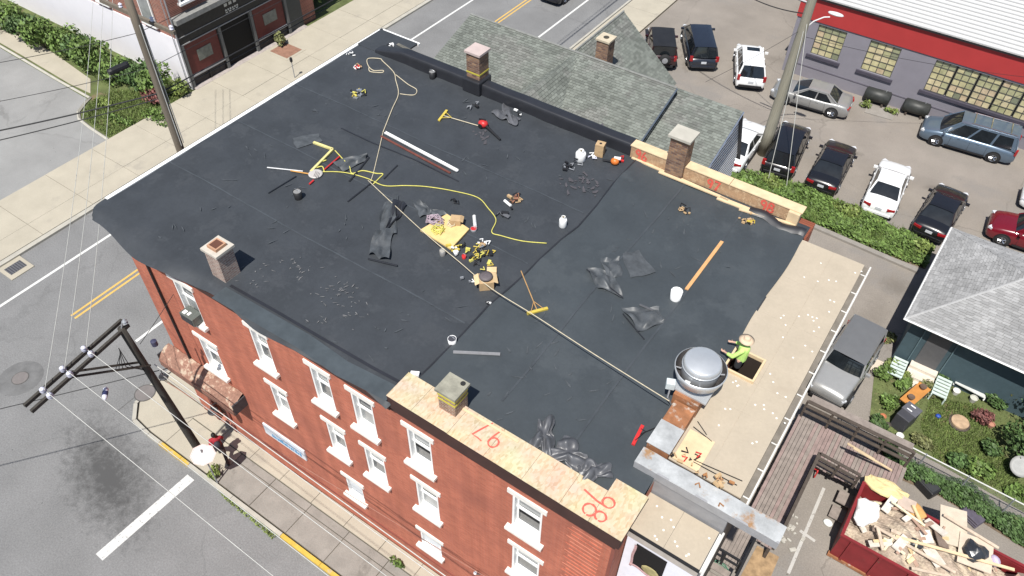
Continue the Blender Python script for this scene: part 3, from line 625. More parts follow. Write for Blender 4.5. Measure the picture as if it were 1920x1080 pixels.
# ---- chimneys of the building
def chimney(px, py, ztop, w_, d_, mt, capmt, cap=.09, over=.06, flue=None, zb=10.4, parent=None, straps=(), name='chimney'):
    parent = parent or BB; c = at(px, py, ztop)
    o = MB().b2(c.x-w_/2, c.x+w_/2, c.y-d_/2, c.y+d_/2, zb, ztop-cap).build(name, mt, parent)
    MB().b2(c.x-w_/2-over, c.x+w_/2+over, c.y-d_/2-over, c.y+d_/2+over, ztop-cap, ztop).build('cap', capmt, o)
    if flue == 'tile':
        MB().b2(c.x-.2, c.x+.2, c.y-.2, c.y+.2, ztop, ztop+.1).build('flue', plain('flue_tile', (.42, .24, .15), .8), o)
        MB().b2(c.x-.15, c.x+.15, c.y-.15, c.y+.15, ztop+.1, ztop+.103).build('flue_opening', plain('flue_dark', (.10, .04, .025), .9), o)  # flat dark plate marks the flue opening
    if flue == 'hole': MB().lathe([(.07, 0), (.07, .02)], (c.x+.18, c.y+.22, ztop), 10).build('flue_opening', plain('flue_dark2', (.02, .02, .02), .9), o)  # small dark disc marks the flue hole
    for z in straps: MB().b2(c.x-w_/2-.012, c.x+w_/2+.012, c.y-d_/2-.012, c.y+d_/2+.012, z, z+.06).build('strap', plain('yellow_strap', (.48, .42, .06), .6), o)
    return o, c
CAPC = M('cap_concrete', (.50, .46, .40), rough=.9, var=.12, scale=4, fine=.15); CAPD = M('cap_concrete_dark', (.27, .26, .21), rough=.9, var=.25, scale=4, fine=.2)
tag(chimney(407, 462, 11.78, .58, .58, CHIMP, CAPC, flue='tile')[0], 'pale brick chimney with open clay flue at the eave')
tag(chimney(848, 724, 11.68, .54, .54, CHIMB, CAPD, flue='hole', straps=(11.42, 11.25))[0], 'low chimney with yellow straps beside the OSB strip')
tag(chimney(895, 92, 12.35, .62, .62, CHIMO, M('cap_pink', (.44, .36, .34), rough=.9, var=.1), straps=(11.42,))[0], 'chimney rising through the black parapet')
tag(chimney(1283, 250, 12.32, .66, .58, CHIMO, M('cap_grey', (.40, .38, .33), rough=.9, var=.12), over=.09)[0], 'tall old brick chimney in the OSB parapet')
c = at(895, 92, 12.35); MB().b2(c.x-.42, c.x+.42, c.y-.5, c.y+.36, ROOF, ROOF+.6).build('chimney_wrap', EPDMB, BB, bevel=.05)
# ---- rear wing: tan insulation boards, edge, gutter
HX0, HX1, HY0, HY1 = 18.13, 18.92, 5.98, 6.8
MB().b2(18.102, 20.05, 2.45, HY0, 0, ROOF-.031).b2(18.102, 20.05, HY1, 12.32, 0, ROOF-.031).b2(HX1, 20.05, HY0+.001, HY1-.001, 0, ROOF-.031).b2(18.102, HX1, HY0+.001, HY1-.001, 0, ROOF-2.4).build('rear_wing', plain('rear_wing_wall', (.04, .03, .025)), BB)  # wall colour darkened to paint the shade inside the hatch
ys = [2.5, 4.9, 5.97, 6.81, 8.6, 10.4, 12.36]
for j in range(6):
    for (xa, xb) in ((18.0, 19.1), (19.1, 20.08)):
        if j == 2 and xa == 18.0: xa = 18.93
        MB().b2(xa+.001, xb-.001, ys[j]+.001, ys[j+1]-.001, ROOF-.03, ROOF+.01+RND.uniform(-.001, .001)-(.008 if xa < 18.1 else 0)).build('insulation_board', TAN, BB)
m_ = MB()
for j in range(34):
    x, y = RND.uniform(18.2, 20.0), RND.uniform(2.7, 12.2)
    if 17.8 < x < 19.1 and 5.8 < y < 7.0: continue
    m_.lathe([(.028, 0), (.028, .006), (.012, .009)], (x, y, ROOF+.012), 8)
    if RND.random() < .45: m_.lathe([(.028, 0), (.028, .006), (.012, .009)], (x+RND.uniform(.1, .25), y+RND.uniform(-.2, .2), ROOF+.012), 8)
tag(m_.build('fastener_plate', M('plate_white', (.75, .74, .70), rough=.4), BB), kind='stuff')
MB().b2(20.085, 20.22, 2.3, 12.36, ROOF-.12, ROOF-.06).build('gutter', plain('gutter_brown', (.17, .15, .125), .7, .2), BB)
gt = MB().tube([(20.27, 2.1, ROOF-.02), (20.27, 12.4, ROOF-.02)], .028, 5).build('gutter_lip', plain('gutter_white', (.66, .64, .60), .5), BB)
for j in range(11): MB().b2(20.1, 20.27, 2.6+j*.93, 2.63+j*.93, ROOF-.04, ROOF-.015).build('gutter_bracket', plain('gutter_white', (.66, .64, .60)), BB)
# roof hatch opening with lumber curb
HX0, HX1, HY0, HY1 = 18.13, 18.92, 5.98, 6.8
for a in ((HX0-.06, HX1+.06, HY0-.06, HY0), (HX0-.06, HX1+.06, HY1, HY1+.06), (HX0-.06, HX0, HY0, HY1), (HX1, HX1+.06, HY0, HY1)): MB().b2(*a, ROOF-.02, ROOF+.10).build('hatch_curb', WOODN, BB)
HD = plain('hatch_dark', (.006, .005, .005), .9)
# ---- wing wall with metal flashing, rusted curb
MB().b2(17.55, 20.06, 1.82, 2.28, 6.0, 10.86).build('wing_wall', plain('wing_wall_grey', (.26, .26, .27), .8), BB)
MB().b2(20.062, 21.22, 1.82, 2.22, 10.5, 10.86).build('wing_beam', MATS['wing_wall_grey'], BB)
fl = MB().grid(lambda u, v: (17.5+3.78*u, 1.76+.5*v, 10.9+.012*math.sin(u*23)+.015*v), 20, 4)
fl.build('flashing_cap', FLASH, BB, smooth=True)
MB().b2(17.5, 21.28, 1.76, 1.815, 10.6, 10.895).build('flashing_skirt', plain('flashing_grey', (.30, .30, .31), .5, .1), BB)
MB().b2(17.52, 18.12, 2.38, 3.95, ROOF-.1, 11.0).build('rusted_curb', RUST, BB)
MB().b2(17.5, 18.15, 2.36, 3.2, 11.0, 11.02).build('curb_flashing', FLASH, BB)
MB().b2(18.2, 18.9, 2.55, 3.6, ROOF+.02, ROOF+.035).build('plywood_offcut', WOODN, BB)
# ---- small lower roof and pale lap siding of the rear addition
MB().b2(18.12, 20.0, .66, 1.74, 0, 9.93).build('addition_wall', plain('addition_core', (.3, .3, .3)), BB)
m_ = MB()
for k in range(74):
    z = .15+k*.132
    m_.add([(18.13, .64, z+.132), (20.0, .64, z+.132), (20.0, .615, z), (18.13, .615, z), (20.0, .655, z), (18.13, .655, z)], [(3, 2, 1, 0), (5, 4, 2, 3)])
tag(m_.build('lap_siding', plain('siding_white', (.60, .60, .66), .5, .05), BB), kind='stuff')
for (xa, xb) in ((18.1, 19.05), (19.05, 20.0)): MB().b2(xa+.003, xb-.003, .6, 1.75, 9.94, 9.985).build('insulation_board', TAN, BB)
MB().b2(18.1, 20.02, .555, .595, 9.88, 9.99).build('edge_strip', BLACKP, BB)
MB().b2(18.1, 20.0, .56, .6, 9.62, 9.87).build('fascia', plain('fascia_tan', (.42, .38, .34)), BB)
MB().tube([(20.1, .4, 9.97), (20.1, 1.8, 9.97)], .03, 5).b2(20.02, 20.1, .6, 1.75, 9.85, 9.93).build('gutter_lip', plain('gutter_white', (.66, .64, .60)), BB)
m_ = MB()
for j in range(12): m_.lathe([(.028, 0), (.028, .006), (.01, .009)], (RND.uniform(18.3, 19.9), RND.uniform(.7, 1.65), 9.987), 8)
tag(m_.build('fastener_plate', MATS['plate_white'], BB), kind='stuff')
p = aty(1218, 1050, .6)
op = MB().b2(p.x-.42, p.x+.42, .59, .612, p.z-.75, p.z+.4).build('wall_opening', HD, BB)
PINK = M('pink_insulation', (.42, .26, .26), rough=.95, var=.3, scale=9)
MB().grid(lambda u, v: (p.x-.47+.07*u+.012*math.sin(v*9), .585-.008*math.sin(u*3), p.z-.85+1.2*v), 3, 10).build('torn_insulation', PINK, op)
MB().grid(lambda u, v: (p.x-.45+.9*u, .585-.02*math.sin(v*3), p.z-.82+.12*v+.05*math.sin(u*8)), 10, 3).build('torn_insulation', PINK, op)
MB().ball((p.x+.1, .57, p.z-.5), (.25, .03, .22), 8, 5).build('foam_lump', plain('yellow_foam', (.36, .31, .15), .9, .3), op)
# lead-coloured membrane scraps hanging over the inner edge of the OSB
def crumple(px, py, rx, ry, h, mt, rot=0, nu=14, seed=0, z=ROOF, parent=None, name='membrane_scrap', label=None, cat='membrane scrap', group=None):
    r_ = random.Random(seed); c = at(px, py, z); ph = [r_.uniform(0, 6.28) for _ in range(8)]
    def f(u, v):
        a, b = (u-.5)*2, (v-.5)*2
        k = 1+.25*math.sin(3*math.atan2(b, a)+ph[0])+.15*math.sin(5*math.atan2(b, a)+ph[1])
        x, y = a*rx*k, b*ry*k
        hh = h*(.35+.65*abs(math.sin(a*3.1+ph[2]+b*1.3))*abs(math.cos(b*2.4+ph[3]+a*.9)))*(1-.45*max(abs(a), abs(b))**2)+.05*h*math.sin(a*9+ph[4])*math.sin(b*8+ph[5])
        return (c.x+x*math.cos(rot)-y*math.sin(rot), c.y+x*math.sin(rot)+y*math.cos(rot), z+.02+max(0, hh))
    o = MB().grid(f, nu*2, nu*2).build(name, mt, parent, smooth=True)
    if parent is None: tag(o, label, cat, group)
    return o
for i, (px, py, rx, ry, lb) in enumerate(((1020, 822, .26, .5, 'shiny grey membrane scrap standing up left of the other two by OSB'), (1065, 856, .36, .45, 'crumpled shiny membrane scrap in the middle behind the OSB strip'), (1112, 888, .28, .4, 'dark crumpled membrane scrap nearest the OSB step'))):
    crumple(px, py, rx, ry, .3, PLASTIC, .4+i, 14, 30+i, label=lb)

# ------------------------------------------------------------------ grey shingled house behind the party wall
SHG = shingle_mat('grey_green_shingle', (.185, .20, .18), (.20, .205, .19), .26); SHL = shingle_mat('pale_grey_shingle', (.33, .33, .33), (.285, .285, .285), .2)
def shingles(parent, e0, e1, r0, r1, mt, tab=.22, course=.14, name='shingles'):
    e0, e1, r0, r1 = map(Vector, (e0, e1, r0, r1)); nv = max(2, int((r0-e0).length/course)); mb = MB()
    nrm = (e1-e0).cross(r0-e0); nrm = nrm.normalized() if nrm.length > 1e-6 else Vector((0, 0, 1))
    if nrm.z < 0: nrm = -nrm
    for j in range(nv):
        v0, v1 = j/nv, (j+1.12)/nv
        A, B = e0.lerp(r0, v0), e1.lerp(r1, v0); C, D = e0.lerp(r0, min(1, v1)), e1.lerp(r1, min(1, v1)); ln = (B-A).length
        if ln < .05: continue
        k = max(1, int(ln/tab)); off = (j % 2)*.5/k
        cuts = sorted({0, 1, *[min(1, max(0, (i+RND.uniform(-.12, .12))/k+off)) for i in range(1, k)]})
        for u0, u1 in zip(cuts[:-1], cuts[1:]):
            t = .018+RND.uniform(0, .016); g = .006/max(ln, .1)
            a, b = A.lerp(B, u0+g)+nrm*t, A.lerp(B, u1-g)+nrm*t; c_, d_ = C.lerp(D, u0+g)+nrm*.004, C.lerp(D, u1-g)+nrm*.004
            mb.add([a, b, d_, c_, a-nrm*t, b-nrm*t], [(0, 1, 2, 3), (4, 5, 1, 0)])
    o = mb.build(name, mt, parent); return tag(o, kind='stuff')
GH = thing('shingled_house', (5, 20, 0), 'grey green shingled house with crossing gables right behind the brick building', 'house')
ZR, YR = 9.0, 20.5
def slope(parent, name, e0, e1, r0, r1, mt, **k):
    o = MB().add([e0, e1, r1, r0], [(0, 1, 2, 3)]).build(name, plain('roof_deck', (.12, .12, .12)), parent); shingles(o, e0, e1, r0, r1, mt, **k); return o
slope(GH, 'roof_slope', (-1.5, 14.6, 7.1), (9.8, 14.6, 7.1), (-1.5, YR, ZR), (9.8, YR, ZR), SHG)
slope(GH, 'roof_slope', (9.8, 22.4, 5.0), (-1.5, 22.4, 5.0), (9.8, YR, ZR), (-1.5, YR, ZR), SHG)
slope(GH, 'gable_slope', (2.2, 20.6, 7.0), (2.2, 14.3, 7.0), (4.7, 20.6, ZR), (4.7, 14.3, ZR), SHG)
slope(GH, 'gable_slope', (5.9, 14.3, 7.9), (5.9, 20.6, 7.9), (4.7, 14.3, ZR), (4.7, 20.6, ZR), SHG)
slope(GH, 'gable_slope', (8.0, 20.5, 6.2), (8.0, 25.2, 6.2), (4.55, 20.5, ZR+.05), (4.55, 25.2, ZR+.05), SHG)
slope(GH, 'gable_slope', (3.4, 25.2, 6.0), (3.4, 20.5, 6.0), (4.5, 25.2, ZR+.05), (4.5, 20.5, ZR+.05), SHG)
slope(GH, 'gable_slope', (.2, 20.4, 7.7), (.2, 14.3, 7.7), (1.6, 20.4, ZR-.25), (1.6, 14.3, ZR-.25), SHG) if False else None
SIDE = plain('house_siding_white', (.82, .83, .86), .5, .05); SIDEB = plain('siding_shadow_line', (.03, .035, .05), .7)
MB().b2(-1.2, 9.6, 15.2, 22.0, 0, 5.1).build('wall', SIDE, GH)
MB().prism([(2.6, 20.7), (7.6, 20.7), (7.6, 25.0), (2.6, 25.0)], 0, 6.2).build('wall', SIDE, GH)
MB().add([(9.62, 15.2, 5.0), (9.62, 22.0, 5.0), (9.62, YR, ZR-.1), (-1.22, 15.2, 5.0), (-1.22, 22.0, 5.0), (-1.22, YR, ZR-.1), (4.5, 25.05, 9), (7.6, 25.05, 6.2), (2.6, 25.05, 6.2)], [(0, 1, 2), (3, 5, 4), (6, 8, 7)]).build('gable_wall', SIDE, GH)
for k in range(11): MB().b2(9.622, 9.66, 15.4+k*.45, 20.9, 7.2+k*.15, 7.3+k*.15).build('clapboard', SIDE, GH)
MB().tube([(9.85, 14.6, 7.12), (9.83, YR, ZR+.0)], .035, 5).build('rake_board', plain('rake_dark', (.08, .10, .13), .6), GH)
MB().tube([(-1.5, YR, ZR+.03), (9.8, YR, ZR+.03)], .05, 6).tube([(4.55, 20.6, ZR+.07), (4.55, 25.2, ZR+.07)], .05, 6).build('ridge_cap', plain('ridge_grey', (.20, .205, .195), .95, .2), GH)
# lower rear wing with striped clapboard gable
slope(GH, 'lower_slope', (9.66, 14.6, 6.6), (12.8, 14.6, 6.6), (9.66, 21.0, 8.72), (12.8, 21.0, 8.72), SHG)
slope(GH, 'lower_slope', (12.8, 22.8, 5.0), (9.66, 22.8, 5.0), (12.8, 21.0, 8.72), (9.66, 21.0, 8.72), SHG)
MB().b2(9.7, 12.58, 15.2, 22.5, 0, 5.0).build('wall', SIDE, GH)
for k in range(38):
    z = .5+k*.215; hn = 5.8 if z < 6.7 else max(.05, (8.62-z)/.331); hf = 1.6 if z < 5.5 else max(.03, (8.62-z)/2.06)
    MB().add([(12.63, 21-hn, z), (12.63, 21+hf, z), (12.622, 21+hf, z+.125), (12.622, 21-hn, z+.125), (12.61, 21-hn, z), (12.61, 21+hf, z)], [(0, 1, 2, 3), (4, 5, 1, 0)]).build('clapboard', SIDE, GH)
MB().add([(12.6, 15.2, 0), (12.6, 22.6, 0), (12.6, 22.6, 5.0), (12.6, 21.0, 8.66), (12.6, 15.2, 6.7)], [(0, 1, 2, 3, 4)]).build('gable_wall', SIDEB, GH)
MB().tube([(12.82, 14.6, 6.58), (12.82, 21.0, 8.70)], .035, 4).build('rake_board', plain('rake_blue', (.16, .19, .25), .5), GH)
cc, c = chimney(1137, 70, 9.75, .62, .62, CHIMO, plain('cap_buff', (.46, .40, .30), .9, .15), over=.05, zb=7.0, parent=GH)
MB().lathe([(.14, 0), (.14, .012)], (c.x, c.y, 9.751), 12).build('flue_opening', plain('flue_dark3', (.05, .045, .035), .9), cc)  # thin dark disc on the cap marks the flue
MB().b2(c.x-.45, c.x+.45, c.y-.42, c.y-.33, 8.1, 8.25).build('lead_flashing', STEEL, GH)
p = at(1191, 195, 7.75); MB().lathe([(.16, -.05), (.16, .02), (.05, .06), (.05, .5), (.001, .5)], (p.x, p.y, 7.7), 10, cap=False).build('plumbing_vent', WHITE, GH)
p = at(1233, 172, 8.2); MB().lathe([(.06, -.1), (.06, .25), (.001, .25)], p, 8, cap=False).build('plumbing_vent', BLACKP, GH)
p = at(1243, 210, 8.1); MB().lathe([(.1, -.2), (.1, .12), (.001, .14)], p, 8, cap=False).build('roof_vent', BLACKP, GH)

# ------------------------------------------------------------------ red and grey works building with white ribbed roof
RB = thing('works_building', (22, 48, 0), 'low grey works building with red fascia and white ribbed metal roof', 'building')
GW = M('grey_purple_wall', (.215, .205, .235), rough=.8, var=.06, scale=1, fine=.06); REDF = M('red_fascia', (.36, .035, .035), rough=.6, var=.06, scale=.8)
BX0, BX1, BY = 9.45, 40, 40.5
OPS = [(10.9, 12.7, 1.72, 3.74), (14.18, 16.05, 1.72, 3.74), (18.1, 25.8, 1.68, 3.74)]
wall_y(MB(), BX0, BX1, 0, 3.88, BY, OPS, .2).build('wall', GW, RB)
MB().add([(BX0, BY, 0), (BX0, 75, 0), (BX0, 75, 3.9), (BX0, BY, 3.9)], [(3, 2, 1, 0)]).build('end_wall', GW, RB)
MB().b2(BX0-.06, BX1, BY-.06, 75, 3.885, 5.36).build('red_band', REDF, RB)
MB().b2(BX0-.2, BX1, BY-.2, BY-.06, 5.3, 5.42).build('eave_trim', BLACKP, RB)
rf = MB().add([(BX0-.2, BY-.2, 5.43), (BX1, BY-.2, 5.43), (BX1, 70, 9.0), (BX0-.2, 70, 9.0)], [(0, 1, 2, 3)]).build('roof', plain('ribbed_roof_white', (.50, .50, .49), .45, .04), RB)
for k in range(46):
    y = BY-.15+k*.42; z = 5.43+(y-BY+.2)*3.57/(70-BY+.2)
    MB().box(((BX0+BX1)/2, y, z+.02), (BX1-BX0+.2, .07, .05), 0, .12).build('rib', plain('rib_grey', (.36, .36, .36), .45, .04), rf)
PN = [plain('glass_cream%d' % i, c_, .25, .2, spec=.5) for i, c_ in enumerate(((.46, .42, .24), (.36, .35, .20), (.28, .29, .18), (.52, .45, .28), (.20, .21, .14), (.48, .38, .25)))]
MUN = plain('muntin', (.075, .075, .065), .6); DARKW = plain('dark_ledge', (.06, .055, .075), .7)
def gridwin(x0, x1, z0, z1, nc, nr):
    f = MB()
    for i in range(nc+1): x = x0+(x1-x0)*i/nc; f.b2(x-.022, x+.022, BY+.08, BY+.13, z0, z1)
    for j in range(nr+1): z = z0+(z1-z0)*j/nr; f.b2(x0, x1, BY+.085, BY+.125, z-.02, z+.02)
    wn = f.build('window', MUN, RB)
    for i in range(nc):
        for j in range(nr):
            a, b = x0+(x1-x0)*i/nc, x0+(x1-x0)*(i+1)/nc; c_, d_ = z0+(z1-z0)*j/nr, z0+(z1-z0)*(j+1)/nr
            r_ = RND.random(); q = PN[2 if j == nr-1 and r_ < .7 else (1 if j >= nr-2 and r_ < .6 else RND.choice((0, 0, 1, 3, 3, 5, 4 if RND.random() < .25 else 0)))]
            MB().add([(a+.02, BY+.11+RND.uniform(-.006, .006), c_+.02), (b-.02, BY+.11+RND.uniform(-.006, .006), c_+.02), (b-.02, BY+.11, d_-.02), (a+.02, BY+.11, d_-.02)], [(0, 1, 2, 3)]).build('pane', q, wn)
gridwin(10.92, 12.68, 1.74, 3.72, 4, 5); gridwin(14.2, 16.03, 1.74, 3.72, 4, 5)
for k in range(6): gridwin(18.12+k*1.275, 18.12+k*1.275+1.17, 1.7, 3.72, 3, 5)
for (a, b, _c, _d) in OPS: MB().b2(a-.2, b+.2, BY-.12, BY+.1, 1.5, 1.68).build('sill', DARKW, RB)
MB().b2(BX0+.8, 33, BY-.03, BY-.001, .78, .86).build('base_band', plain('band_purple', (.15, .14, .17)), RB)
# things along its wall
def tank(px, py, label, r=.42, l=1.5, rz=.08):
    p = at(px, py); t = thing('fuel_tank', (p.x, p.y, 0), label, 'tank', 'black tanks by the works wall', rz)
    MB().lathe([(.001, -l/2-.06), (r*.7, -l/2-.03), (r, -l/2+.05), (r, l/2-.05), (r*.7, l/2+.03), (.001, l/2+.06)], (0, 0, r+.12), 18, (1, 0, 0), cap=False).build('drum', plain('black_tank', (.03, .032, .03), .5, .25), t, world=False, smooth=True)
    for s in (-.45, .45): MB().box((s, 0, .1), (.12, .7, .2)).build('saddle', WOODD, t, world=False)
    MB().lathe([(.04, 0), (.04, .12)], (.4, 0, 2*r+.1), 8).build('filler_cap', STEEL, t, world=False)
tank(1640, 193, 'black horizontal tank against grey wall, left of the other tank'); tank(1712, 215, 'black horizontal tank with steel filler cap nearer the blue minivan')
p = at(1588, 165); t = thing('black_crate', (p.x, p.y, 0), 'black plastic bin by the grey wall beside the white bumper', 'bin'); MB().box((0, 0, .45), (.8, .7, .9)).build('body', BLACKP, t, world=False, bevel=.05); MB().box((0, 0, .93), (.86, .76, .08)).build('lid', plain('bin_lid', (.03, .03, .033), .5), t, world=False)
for k, (dx, dz) in enumerate(((0, 0), (.04, .22), (-.03, .44), (.02, .66))):
    p = at(1512, 140); tag(MB().lathe([(.2, 0), (.33, .02), (.35, .11), (.33, .2), (.2, .22), (.2, 0)], (p.x+dx, p.y+1.0, dz), 18, cap=False).build('tyre', RUBBER, smooth=True), ('bottom', 'second from bottom', 'second from top', 'top')[k]+' black tyre of the stack by the works corner', 'tyre', 'stacked old tyres')
p = at(1545, 150); t = thing('car_bumper', (p.x, p.y+.6, 0), 'detached white car bumper leaning by the works windows', 'bumper', rz=.1)
MB().grid(lambda u, v: (1.7*(u-.5), -.35+.75*(2*u-1)**2*.7-.1*math.sin(v*3), .25+.55*v), 14, 5).build('cover', paint('white', (.74, .75, .75)), t, world=False, smooth=True)
MB().box((-.1, -.36, .5), (.7, .06, .28)).build('grille', BLACKP, t, world=False)
MB().box((-.25, -.42, .45), (.32, .02, .16)).build('plate', plain('plate_blue', (.45, .52, .62)), t, world=False)
p = at(1765, 208); t = thing('red_scooter', (p.x, p.y+.2, 0), 'small bright red machine parked between tank and blue minivan', 'machine')
MB().ball((0, 0, .55), (.75, .35, .28), 12, 8).build('body', REDP, t, world=False, smooth=True); MB().box((.5, 0, .72), (.5, .3, .06)).build('seat', BLACKP, t, world=False)
for s in (-.55, .55): MB().lathe([(.1, -.06), (.25, -.06), (.25, .06), (.1, .06)], (s, 0, .25), 14, (0, 1, 0)).build('wheel', RUBBER, t, world=False)
p = at(1530, 210); pass
a = at(1650, 210); tag(MB().box((a.x, a.y-.1, .03), (1.7, 1.0, .06), .1).build('concrete_slab', CONC_OLD), 'grey concrete slab on the lot in front of the black tank', 'slab')
bush(at(1625, 195).x, at(1625, 195).y-.5, .5, .25, .5, LEAFY, 'weeds growing left of the black tank', 160, .08, 'weeds', 'weeds', stems=False)
bush(at(1672, 208).x, at(1672, 208).y-.3, .5, .25, .5, LEAFY, 'weeds growing between the two black tanks', 160, .08, 'weeds', 'weeds', stems=False)

# ------------------------------------------------------------------ storefront building across the main street
SB = thing('storefront_building', (-26, 21, 0), 'old brick storefront with black shopfront, maroon panels and white painted side', 'building')
SX = -20.3
MB().b2(-45, SX-.25, 16.0, 27.2, 0, 9).build('core', BRICK_S, SB)
MB().b2(-45, SX-.02, 15.93, 15.998, 0, 3.45).build('white_side', M('white_side_paint', (.74, .72, .76), rough=.6, var=.03, scale=1), SB)
BLK = plain('shopfront_black', (.018, .018, .018), .5, .3); MAR = plain('maroon_panel', (.115, .024, .021), .6, .15); GRM = plain('grey_ledge', (.22, .22, .21), .8, .2)
MB().b2(SX-.24, SX, 16.02, 25.9, 3.05, 4.45).build('sign_band', BLK, SB)
MB().b2(SX-.24, SX+.35, 16.0, 26.0, 4.45, 4.75).build('ledge', GRM, SB)
MB().b2(SX, SX+.03, 16.02, 25.9, 3.5, 3.54).b2(SX, SX+.04, 16.02, 25.9, 3.0, 3.06).build('trim', plain('trim_grey', (.30, .30, .30)), SB)
for y0, y1 in ((16.25, 18.75), (21.75, 24.3)):
    pn = MB().b2(SX-.22, SX-.06, y0, y1, .9, 3.0).build('shop_panel', MAR, SB)
    MB().b2(SX-.058, SX-.03, y0+.75, y1-.65, 1.55, 2.3).build('poster', plain('poster_grey', (.16, .17, .15), .5, .3), pn)
    MB().b2(SX-.22, SX+.03, y0-.05, y1+.05, .78, .88).build('ledge', plain('trim_light', (.36, .36, .37)), pn)
    MB().b2(SX-.22, SX-.1, y0, y1, .1, .77).build('stallriser', plain('stall_dark', (.035, .03, .03), .7, .4), pn)
    for q in (y0-.08, (y0+y1)/2, y1+.08): MB().b2(SX-.1, SX-.02, q-.05, q+.05, .1, .77).build('pilaster', BLK, pn)
for q in (16.08, 18.95, 21.55, 24.5): MB().b2(SX-.2, SX+.04, q-.1, q+.1, .05, 3.04).build('post', plain('post_grey', (.12, .125, .125), .5), SB)
MB().b2(SX-1.4, SX-1.3, 19.0, 21.5, .05, 3.0).b2(SX-.24, SX-.2, 18.96, 21.54, .0, .05).build('doorway', plain('recess_black', (.004, .004, .004), .8), SB)
MB().b2(SX-.22, SX-.15, 19.06, 21.44, .05, 3.0).build('doorway', plain('recess_black', (.004, .004, .004)), SB)
MB().b2(SX-.2, SX-.1, 24.62, 25.9, .05, 3.0).build('dark_bay', plain('bay_grey', (.05, .055, .055), .6), SB)
MB().b2(SX-.2, SX+.3, 16.0, 25.9, -.05, .13).build('step', plain('step_stone', (.34, .30, .28), .9, .2), SB)
m_ = MB()
for row, (z, n, h) in enumerate(((4.02, 3, .26), (3.72, 6, .13), (3.6, 4, .08))):
    for k in range(n): m_.b2(SX+.002, SX+.02, 19.75+k*(1.1/n), 19.75+(k+.62)*(1.1/n), z, z+h*RND.uniform(.7, 1))
tag(m_.build('lettering', plain('letter_white', (.55, .55, .5)), SB), kind='stuff')
wz = 5.4
for y0 in (16.9, 19.6, 22.3):
    f = MB().b2(SX-.24, SX-.1, y0, y0+.1, wz, wz+2).b2(SX-.24, SX-.1, y0+1.3, y0+1.4, wz, wz+2).b2(SX-.24, SX-.1, y0+.1, y0+1.3, wz+1.9, wz+2).build('window', WHITE, SB)
    MB().b2(SX-.245, SX-.2, y0+.1, y0+1.3, wz, wz+1.9).build('pane', DPANE, f); MB().b2(SX-.24, SX+.05, y0-.1, y0+1.5, wz-.14, wz).build('sill', WHITE, f)
for xx in (-22.6, -27.2):
    f = MB().b2(xx-.6, xx+.6, 15.88, 15.96, 3.9, 5.9).build('window', WHITE, SB); MB().b2(xx-.5, xx+.5, 15.86, 15.879, 4.0, 5.8).build('pane', CURTAIN, f)
    MB().b2(xx-.7, xx+.7, 15.78, 15.96, 3.72, 3.89).build('sill', WHITE, f)
MB().tube([(SX+.02, 15.9, .1), (SX+.02, 15.9, 8)], .05, 6).tube([(SX-.3, 15.85, .1), (SX-.3, 15.85, 8)], .03, 6).build('downpipe', GREYMETAL, SB)
# corner planting in front of it
for i in range(11):
    x = -21.8-i*1.75; y = 14.25-.1*i+RND.uniform(-.25, .25)
    bush(x, y, 1.35, 1.35, 1.75+.5*RND.random(), (LEAF, LEAFD, LEAF)[i % 3], 'leafy green shrub number %s of the row along the white wall' % ('nearest the street', 'second from the street', 'third from the street', 'fourth from the street', 'fifth from the street', 'sixth from the street', 'seventh from the street', 'eighth from the street', 'ninth from the street', 'tenth from the street', 'farthest from the street')[i] if False else 'leafy green shrub along the white wall, ' + ('nearest the street', 'second from the street', 'third from the street', 'fourth from the street', 'fifth from the street', 'sixth from the street', 'seventh from the street', 'eighth from the street', 'ninth from the street', 'tenth from the street', 'farthest from the street')[i], 950, .13, 'shrub', 'shrub', 'shrubs along the white wall')
q = at(285, 195); bush(q.x, q.y+.3, 1.1, .9, 1.0, LEAFR, 'reddish pink flowering bush in the corner bed', 700, .1, 'flowering_bush', 'bush')
q = at(345, 180); bush(q.x-.3, q.y, 1.0, .8, 1.0, LEAFY, 'bright green low bush by the shopfront corner', 600, .09)
q = at(300, 225); bush(q.x-.2, q.y, 1.5, .6, .6, LEAF, 'low green bush beside the pavement by the leaning pole', 600, .08)
q = at(225, 230); bush(q.x, q.y, 1.1, .6, .5, LEAF, 'low green ground cover bush at the lot corner', 400, .08)
q = at(200, 195); bush(q.x, q.y, .9, .6, .5, LEAFY, 'yellow green low bush behind the lot kerb', 350, .08)
blades([(-20.2, 9.7), (-23.2, 10.0), (-24.3, 11.0), (-24.4, 13.0), (-20.2, 15.6)], 7000, .16, GRASS, 'grass')
blades([(-24.4, 12.9), (-30, 13.6), (-40, 14.3), (-40, 15.5), (-24.4, 15.5)], 3000, .2, GRASS, 'grass')
pb = thing('planter_bed', at(537, 98, .1), 'square brick planter bed with ornamental grass on far pavement', 'planter'); b0 = at(537, 98)
MB().b2(b0.x-1.0, b0.x+1.0, b0.y-.9, b0.y+.9, .1, .14).build('frame', CONC, pb); MB().b2(b0.x-.8, b0.x+.8, b0.y-.7, b0.y+.7, .14, .15).build('soil', plain('reddish_soil', (.24, .13, .09), 1, .2), pb)
bush(b0.x-.75, b0.y+.2, .5, .5, 1.0, LEAFO, 'tall ornamental grass clump on the far pavement', 300, .12, 'ornamental_grass', 'plant', z=.12, stems=False)
for k, (px, py) in enumerate(((590, 30), (612, 10), (640, -5))):
    q = at(px, py); bush(q.x-1.6, q.y+.5, 1.6, 1.5, 1.6, (LEAFY, LEAFD, LEAFD)[k], ('yellow green bush right of the storefront', 'dark bush behind the yellow green one at top edge', 'dark bush cut by the top edge of the picture')[k], 700, .13)
pm = thing('parking_meter', at(551, 140, .12), 'small dark parking meter on the far pavement kerb', 'parking meter'); q = at(551, 145, .12)
